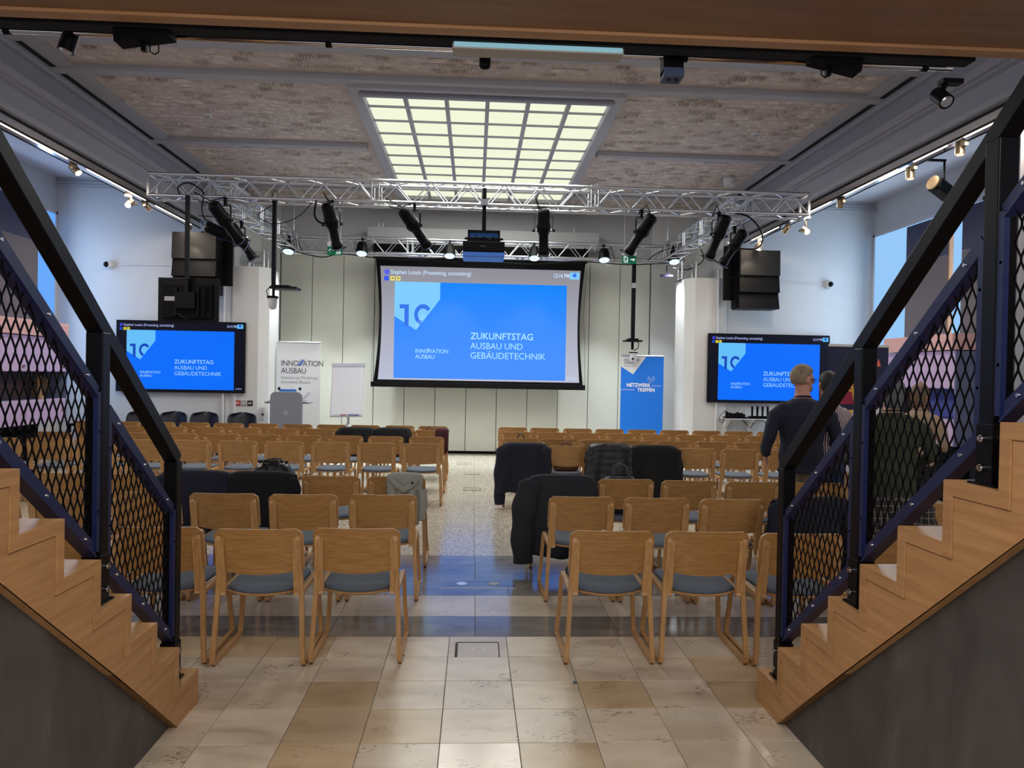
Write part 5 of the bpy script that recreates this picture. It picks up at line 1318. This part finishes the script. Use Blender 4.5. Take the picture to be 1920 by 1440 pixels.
coat(('right', 2, 0), 'big black jacket hanging low over the aisle chair, third row of right block', M_CHAR, zback=.14, sleeves=((-1, .08, .10, .12), (1, .4, .0, .06)), seed=4, hw=.275, flare=.07, shift=-.05)
coat(('right', 3, 2), 'quilted black puffer jacket on a fourth row chair, right block', M_PUFF, zback=.30, sleeves=((-1, .30, .03, .075), (1, .3, .0, .07)), seed=6, puff=True)
coat(('right', 3, 3), 'plain black coat beside the quilted puffer jacket', M_BLKC, zback=.12, sleeves=((1, .30, .05, .07),), seed=8, hw=.28)
coat(('left', 2, 2), 'plain black coat in front of the black leather bag, left block', M_BLKC, zback=.14, sleeves=((1, .42, .03, .06),), seed=10, hw=.275)
coat(('left', 2, 3), 'dark navy-grey coat on the third row chair just right of the left railing', M_NAVY, zback=.30, sleeves=((-1, .4, .03, .07),), seed=12, hw=.285)
coat(('left', 5, 2), 'black coat on a sixth row chair of left block, the left one of two', M_BLKC, zback=.30, sleeves=((-1, .5, .03, .05),), seed=14)
coat(('left', 5, 1), 'black coat on a sixth row chair of left block, nearer the aisle', M_BLKC, zback=.32, sleeves=((1, .5, .0, .05),), seed=16)
coat(('left', 5, 0), 'narrow dark maroon cardigan hanging beside the aisle, sixth row left block', M_MAR, 'cardigan', 'cardigan', hw=.10, zback=.45, seed=18, flare=.01).location.x += .19
coat(('right', 1, 3), 'dark coat over the second row chair beside the first right railing post', M_NAVY, zback=.3, sleeves=((-1, .4, .04, .07), (1, .4, .03, .07)), seed=20)
coat(('right', 1, 4), 'dark plaid wool coat behind the right stair railing', M_PLAID, zback=.3, sleeves=((1, .4, .05, .08),), seed=22, hw=.29)
c = coat(('left', 2, 0), 'light grey hooded cardigan slung over the aisle chair, third row left block', M_GRYC, 'cardigan', 'cardigan', hw=.150, zback=.42, zfront=.6, seed=24, flare=-.02, sag=-.0)
c.location.x += .075
MB().tube([(-.13, -.09, .80), (-.06, -.125, .74), (.0, -.135, .70), (.06, -.125, .74), (.11, -.10, .79)], [.022, .032, .036, .032, .022], 10).obj('hood', M_GRYC, c)
MB().cyl((.07, -.15, .765), (.07, -.16, .765), .010, n=10).obj('round_badge', M_BLKP, c)
MB().tube([(.15, -.10, .70), (.165, -.13, .58), (.15, -.12, .45)], [.04, .038, .03], 10).obj('sleeve', M_GRYC, c)

def bag(lab, key, off, w, d, h, mat, handle=.10, name='bag', seed=0, rough=True, z0=.456):
    ch, cx, cy = CHAIRS[key]
    t = thing(name, lab, 'bag', (cx+off[0], cy+off[1], z0)); rr = random.Random(seed)
    vs = []; nu, nv = 20, 12
    for j in range(nv+1):
        v = j/nv; z = h*v; s = (.93+.14*math.sin(v*3.1))*(1-.28*max(0, v-.72)/.28*1.0)
        if j in (0, nv): s *= .82
        for i in range(nu):
            a = 2*math.pi*i/nu; ex = .45
            x = math.copysign(abs(math.cos(a))**ex, math.cos(a))*w/2*s; y = math.copysign(abs(math.sin(a))**ex, math.sin(a))*d/2*s*(1-.35*v)
            k = .018*noise.noise(Vector((x*14, y*14, z*14+seed))); vs.append((x*(1+k*3), y*(1+k*5), z*(1-.05*abs(math.sin(a*2+seed)))+k*.6*v))
    m = MB(); m.add(vs, [(j*nu+i, j*nu+(i+1) % nu, (j+1)*nu+(i+1) % nu, (j+1)*nu+i) for j in range(nv) for i in range(nu)]+[tuple(reversed(range(nu))), tuple(range(nv*nu, nv*nu+nu))], True)
    m.obj('body', mat, t)
    for sy in (-1, 1):
        MB().tube([(-w*.20, sy*d*.22, h*.90), (-w*.16, sy*d*.2, h+handle*.7), (0, sy*d*.16, h+handle), (w*.16, sy*d*.2, h+handle*.7), (w*.20, sy*d*.22, h*.90)], .009, 8).obj('handle', mat, t)
    MB().box(-w*.36, w*.36, -.006, .006, h*.965, h*.99+.006).obj('zip', M_BLKP, t)
    MB().bar((-w*.18, -d*.37, h*.1), (-w*.10, -d*.30, h*.92), .02, .008).bar((w*.12, -d*.37, h*.1), (w*.10, -d*.30, h*.92), .02, .008).obj('strap', mat, t)
    return t
M_LEA = flat('black_leather', (16, 18, 18), .32, bump=.2, bscale=40)
bag('black leather bag standing above the black coat, left block', ('left', 2, 2), (.0, .28), .37, .26, .43, M_LEA, .02, seed=3)
bag('dark grey bag with a twisted handle on a third row seat, right block', ('right', 2, 1), (.0, .26), .36, .22, .35, flat('bag_grey', (52, 56, 66), .6, bump=.2), .10, seed=5)
bag('brown leather bag on the seat between the navy coat and the puffer jacket', ('right', 3, 1), (.0, .22), .34, .20, .26, flat('brown_leather', (86, 46, 32), .45, bump=.15), .12, seed=7)
bag('dark bag with a standing handle on the aisle seat, fifth row right block', ('right', 4, 0), (.02, .24), .26, .16, .28, M_LEA, .12, seed=9)
bag('small dark bag on the aisle seat, sixth row left block', ('left', 5, 0), (-.02, .24), .24, .16, .27, flat('brown_leather', (0, 0, 0)), .12, seed=11)
bag('black bag under the second row aisle chair, right block', ('right', 1, 0), (.10, .40), .30, .16, .22, M_LEA, .05, seed=13, z0=.0)

# ================================================================== PEOPLE
def remesh(mb, name, mat, parent, voxel, smooth=6):
    o = mb.obj(name, mat, parent)
    r = o.modifiers.new('r', 'REMESH'); r.mode = 'VOXEL'; r.voxel_size = voxel; r.use_smooth_shade = True
    s = o.modifiers.new('s', 'SMOOTH'); s.iterations = smooth; s.factor = .5
    bpy.context.view_layer.update(); bake(o)
    o.data.materials.clear(); o.data.materials.append(mat)
    return o
M_SKIN = flat('skin', (190, 138, 116), .55); M_SKIN2 = flat('skin_dark', (150, 104, 84), .55)
def person(lab, x, y, rz, H, skin, hairmat, top, trous, turn=0.0, nod=0.0, jl=.84, hairlen=0.0, glasses=False, armf=(.0, .0), bulk=1.0, topname='jacket', belt=False, beard=False):
    t = thing('person', lab, 'person', (x, y, 0), rz); k = H/1.8; S = Matrix.Scale(k, 4)
    def B(mb): mb.v = [tuple(S @ Vector(v)) for v in mb.v]; return mb
    HM = Matrix.Translation((0, .02, 1.575)) @ Matrix.Scale(1.06, 4) @ Matrix.Rotation(turn, 4, 'Z') @ Matrix.Rotation(nod, 4, 'X')
    def arm(sd, f, r=1.0):
        return [(sd*.06*bulk, 0, 1.41), (sd*.155*bulk, -.002, 1.405), (sd*.222*bulk, -.01, 1.34), (sd*.250*bulk, -.02, 1.24), (sd*.275*bulk, -.03+.0*f, 1.13), (sd*(.275-.05*f)*bulk, .05+.16*f, 1.00+.10*f), (sd*(.27-.10*f)*bulk, .07+.25*f, .90+.22*f)]
    rad = [.045, .056, .058, .052, .045, .038, .030]
    torso = [((0, 0, .86), .155, .115), ((0, 0, .95), .165, .12), ((0, .0, 1.08), .150, .105), ((0, 0, 1.22), .170, .115), ((0, -.005, 1.35), .185, .12), ((0, -.005, 1.43), .165, .10), ((0, 0, 1.475), .115, .085), ((0, .002, 1.51), .075, .068), ((0, .008, 1.56), .060, .062), ((0, .015, 1.62), .058, .062)]
    def torsomb(mb, g=1.0, z0=None, top=99, ex=0):
        P = [p for p in torso if p[0][2] <= top]
        mb.tube([p[0] for p in P], [p[1]*bulk*g+ex for p in P], 20, True, [p[2]*bulk*g+ex for p in P], (1, 0, 0)); return mb
    b = MB(); torsomb(b, .94)
    for sd in (-1, 1):
        f = armf[0 if sd < 0 else 1]; A = arm(sd, f); b.tube(A, [r*.9 for r in rad], 10)
        b.tube([(sd*.085, 0, .92), (sd*.095, .01, .72), (sd*.10, .015, .50), (sd*.105, -.005, .30), (sd*.11, -.015, .10), (sd*.11, -.01, .05)], [.085, .078, .055, .052, .038, .04], 12)
        b.tube([(sd*.11, -.05, .035), (sd*.115, .04, .035), (sd*.125, .15, .025)], [.038, .042, .03], 10)
        w0 = Vector(A[-1]); dirv = (Vector(A[-1])-Vector(A[-2])).normalized(); sdv = Vector((0, 1, 0)) if f < .5 else Vector((1, 0, 0)); sdv = (sdv-dirv*sdv.dot(dirv)).normalized()
        b.tube([w0, w0+dirv*.04, w0+dirv*.085], [.026, .034, .034], 8, True, [.02, .018, .016])
        for q in range(4):
            st = w0+dirv*.075+sdv*(-.024+.016*q); ln = (.060, .072, .068, .052)[q]; cu = Vector((-sd*.02, 0, 0))
            b.tube([st, st+dirv*ln*.5+cu*.3, st+dirv*ln*.8+cu*.8, st+dirv*ln*.95+cu*1.3], [.009, .0085, .008, .007], 6)
        st = w0+dirv*.03+sdv*.025; b.tube([st, st+sdv*.025+dirv*.02, st+sdv*.032+dirv*.05], [.011, .010, .008], 6)
    # head
    hd = MB(); hd.sphere((0, -.01, .125), .098, 20, 14, (.80, 1.0, 1.05)); hd.sphere((0, .025, .062), .062, 16, 10, (.90, 1.05, 1.0))
    hd.tube([(0, .090, .125), (0, .112, .092), (0, .100, .078)], [.010, .014, .008], 8); hd.sphere((0, .078, .026), .022, 10, 8, (1.2, .8, .8)); hd.sphere((0, .082, .055), .018, 10, 6, (1.5, .8, .5)); hd.sphere((0, .078, .138), .022, 12, 6, (2.3, .7, .45))
    for sd in (-1, 1): hd.sphere((sd*.082, -.005, .10), .030, 10, 8, (.35, .7, 1.1))
    b.add([tuple(HM @ Vector(v)) for v in hd.v], hd.f, True)
    remesh(B(b), 'body', skin, t, .0095*k, 3)
    HMk = S @ HM
    def head_child(mb, name, mat): mb.v = [tuple(HMk @ Vector(v)) for v in mb.v]; return mb.obj(name, mat, t)
    for sd in (-1, 1):
        head_child(MB().sphere((sd*.032, .080, .112), .011, 10, 8), 'eye', flat('eye_dark', (40, 34, 32), .3))
    head_child(MB().sphere((0, .094, .055), .012, 10, 6, (1.9, .5, .35)), 'lips', flat('lips', (150, 84, 78), .5))
    # hair
    vs = []; nu, nv = 28, 18; m = MB()
    for j in range(nv+1):
        th = math.pi*j/nv
        for i in range(nu):
            ph_ = 2*math.pi*i/nu; X_, Y_, Z_ = math.sin(th)*math.cos(ph_), math.sin(th)*math.sin(ph_), math.cos(th)
            r = .110
            front = Y_ > .25
            if front and Z_ < .42: r = .080
            elif Z_ < -.66: r = .085 if not hairlen else .112
            elif abs(X_) > .6 and Z_ < .10 and Y_ > -.05: r = .09
            r *= 1+.035*noise.noise(Vector((X_*7, Y_*7, Z_*3)))
            zz = .135+Z_*r*1.06
            if hairlen and Z_ < -.1 and Y_ < .2: zz -= hairlen*min(1, (-Z_-.1)*1.3)
            vs.append((X_*r*.86, -.014+Y_*r*1.03, zz))
    m.add(vs, [(j*nu+i, (j+1)*nu+i, (j+1)*nu+(i+1) % nu, j*nu+(i+1) % nu) for j in range(nv) for i in range(nu)], True)
    head_child(m, 'hair', hairmat)
    if beard: head_child(MB().sphere((0, .052, .030), .052, 14, 8, (1.0, .9, .62)), 'beard', hairmat)
    if glasses:
        g = MB()
        for sd in (-1, 1):
            g.ribbon([(sd*.032+.026*math.cos(R(a)), .098-.004*abs(math.cos(R(a))), .112+.019*math.sin(R(a))) for a in range(0, 360, 30)], .004, .004, (0, 1, 0), True)
            g.bar((sd*.058, .095, .118), (sd*.084, .0, .112), .004, .006)
        g.bar((-.008, .1, .116), (.008, .1, .116), .004, .004); head_child(g, 'glasses', M_BLK)
    # trousers
    m = MB(); torso_low = [((0, 0, .84), .150, .115), ((0, 0, .93), .168, .125), ((0, 0, 1.03), .155, .112)]
    m.tube([p[0] for p in torso_low], [p[1]*bulk+.012 for p in torso_low], 18, True, [p[2]*bulk+.012 for p in torso_low], (1, 0, 0))
    for sd in (-1, 1): m.tube([(sd*.085, 0, .93), (sd*.095, .01, .72), (sd*.10, .012, .50), (sd*.105, -.005, .30), (sd*.11, -.012, .09)], [.105, .096, .076, .070, .064], 14)
    remesh(B(m), 'trousers', trous, t, .014*k, 5)
    m = MB()
    for sd in (-1, 1): m.tube([(sd*.11, -.065, .045), (sd*.112, .0, .055), (sd*.116, .07, .045), (sd*.125, .165, .032)], [.040, .050, .048, .036], 12, True, [.044, .052, .040, .030], (1, 0, 0))
    sh = remesh(B(m), 'shoes', M_BLK, t, .010*k, 3)
    # upper garment
    m = MB(); P = [((0, 0, jl), .175, .130)]+[p for p in torso if jl < p[0][2] < 1.53]
    m.tube([p[0] for p in P], [p[1]*bulk+.022 for p in P[:-1]]+[.088], 22, True, [p[2]*bulk+.022 for p in P[:-1]]+[.082], (1, 0, 0))
    for sd in (-1, 1):
        f = armf[0 if sd < 0 else 1]; m.tube(arm(sd, f), [r+.016 for r in rad[:-1]]+[.044], 12)
    remesh(B(m), topname, top, t, .012*k, 5)
    m = MB().tube([(.072*math.cos(R(a)), .004+.070*math.sin(R(a)), 1.515+.012*math.sin(R(a))*-1) for a in range(100, 441, 20)], .014, 8); B(m).obj('collar', top, t)
    if belt: B(MB().tube([(.172*bulk*math.cos(R(a)), .128*bulk*math.sin(R(a)), 1.0) for a in range(0, 361, 20)], .020, 8, ry=.006)).obj('belt', M_BLK, t)
    return t
def stripes():
    m, t_, b = nt('striped_shirt'); tc = t_.nodes.new('ShaderNodeTexCoord'); wv = t_.nodes.new('ShaderNodeTexWave'); wv.bands_direction = 'X'; wv.inputs['Scale'].default_value = 14; wv.inputs['Distortion'].default_value = .8; wv.inputs['Detail Scale'].default_value = 1.0
    t_.links.new(tc.outputs['Object'], wv.inputs['Vector']); r = t_.nodes.new('ShaderNodeValToRGB'); r.color_ramp.elements[0].position = .45; r.color_ramp.elements[1].position = .55
    r.color_ramp.elements[0].color = hx(62, 34, 44); r.color_ramp.elements[1].color = hx(206, 190, 190)
    t_.links.new(wv.outputs['Fac'], r.inputs['Fac']); t_.links.new(r.outputs['Color'], b.inputs['Base Color']); b.inputs['Roughness'].default_value = .85
    return m
M_HG = flat('hair_grey_blond', (138, 120, 96), .6, bump=.8, bscale=60, var=.3, vscale=30); M_HD = flat('hair_dark', (30, 24, 24), .6, bump=.4, bscale=60); M_HB = flat('hair_brown', (112, 88, 70), .6, bump=.4, bscale=60)
person('man in a navy jacket with grey-blond hair and glasses, looking right', 3.20, 7.12, 0.0, 1.82, M_SKIN, M_HG, flat('jacket_navy', (20, 24, 44), .8), flat('trousers_khaki', (122, 114, 92), .85), turn=R(-78), nod=R(-6), jl=.80, glasses=True, armf=(.2, .1), bulk=1.20, beard=True)
person('man in a striped shirt and jeans seen from behind, beside the man in navy', 3.52, 7.25, R(6), 1.76, M_SKIN2, M_HD, stripes(), flat('jeans', (34, 44, 78), .85), jl=.98, armf=(.15, .5), topname='shirt', belt=True)
person('person in a long dark olive coat with light hair, seen through the mesh', 3.55, 6.17, R(-8), 1.72, M_SKIN, flat('hair_ash', (92, 92, 92), .6, bump=.4, bscale=50), flat('coat_olive', (44, 50, 30), .85, bump=.2, bscale=20), flat('trousers_olive', (52, 60, 34), .85), jl=.60, hairlen=.08, armf=(.6, .6), bulk=1.22, topname='coat')
person('woman in a beige cardigan with brown hair, at the far right behind the mesh', 4.92, 8.0, R(-50), 1.66, M_SKIN, M_HB, flat('cardigan_beige', (164, 140, 116), .85), flat('trousers_dark', (28, 28, 34), .85), turn=R(-15), jl=.86, hairlen=.06, armf=(.5, .7), topname='cardigan')

# ------------------------------------------------------------------ joined like pieces become parts of their own
def split_islands(o):
    me = o.data; n = len(me.vertices); par = list(range(n))
    def find(a):
        while par[a] != a: par[a] = par[par[a]]; a = par[a]
        return a
    for e in me.edges:
        a, b = find(e.vertices[0]), find(e.vertices[1])
        if a != b: par[a] = b
    groups = {}
    for p in me.polygons: groups.setdefault(find(p.vertices[0]), []).append(p)
    if len(groups) < 2: return
    metas = []
    for ps in groups.values():
        ids = sorted({v for p in ps for v in p.vertices}); ix = {v: i for i, v in enumerate(ids)}
        nm = bpy.data.meshes.new(o.name.split('.')[0]); nm.from_pydata([tuple(me.vertices[v].co) for v in ids], [], [tuple(ix[v] for v in p.vertices) for p in ps])
        nm.polygons.foreach_set('use_smooth', [p.use_smooth for p in ps]); nm.materials.append(me.materials[0]); metas.append(nm)
    o.data = metas[0]
    for nm in metas[1:]:
        c = o.copy(); c.data = nm; COL.objects.link(c)
merge_ok = {'coupling', 'end_frame', 'end_board', 'shutter_handles', 'wing', 'knobs', 'side_wall', 'port_label', 'carcass', 'lens_ring', 'bracket', 'frame', 'rod', 'mount', 'wall_mount', 'cable_duct', 'lip', 'reflector', 'strap', 'desk_top', 'groove', 'uprights', 'body'}
for o in list(COL.objects):
    if o.type == 'MESH' and o.parent and o.name.split('.')[0] in ('end_board', 'shutter_handles', 'knobs', 'wing', 'lip', 'groove', 'rod', 'strap', 'cable_duct', 'shoes', 'glides') and not o.modifiers and o.data.users == 1:
        split_islands(o)
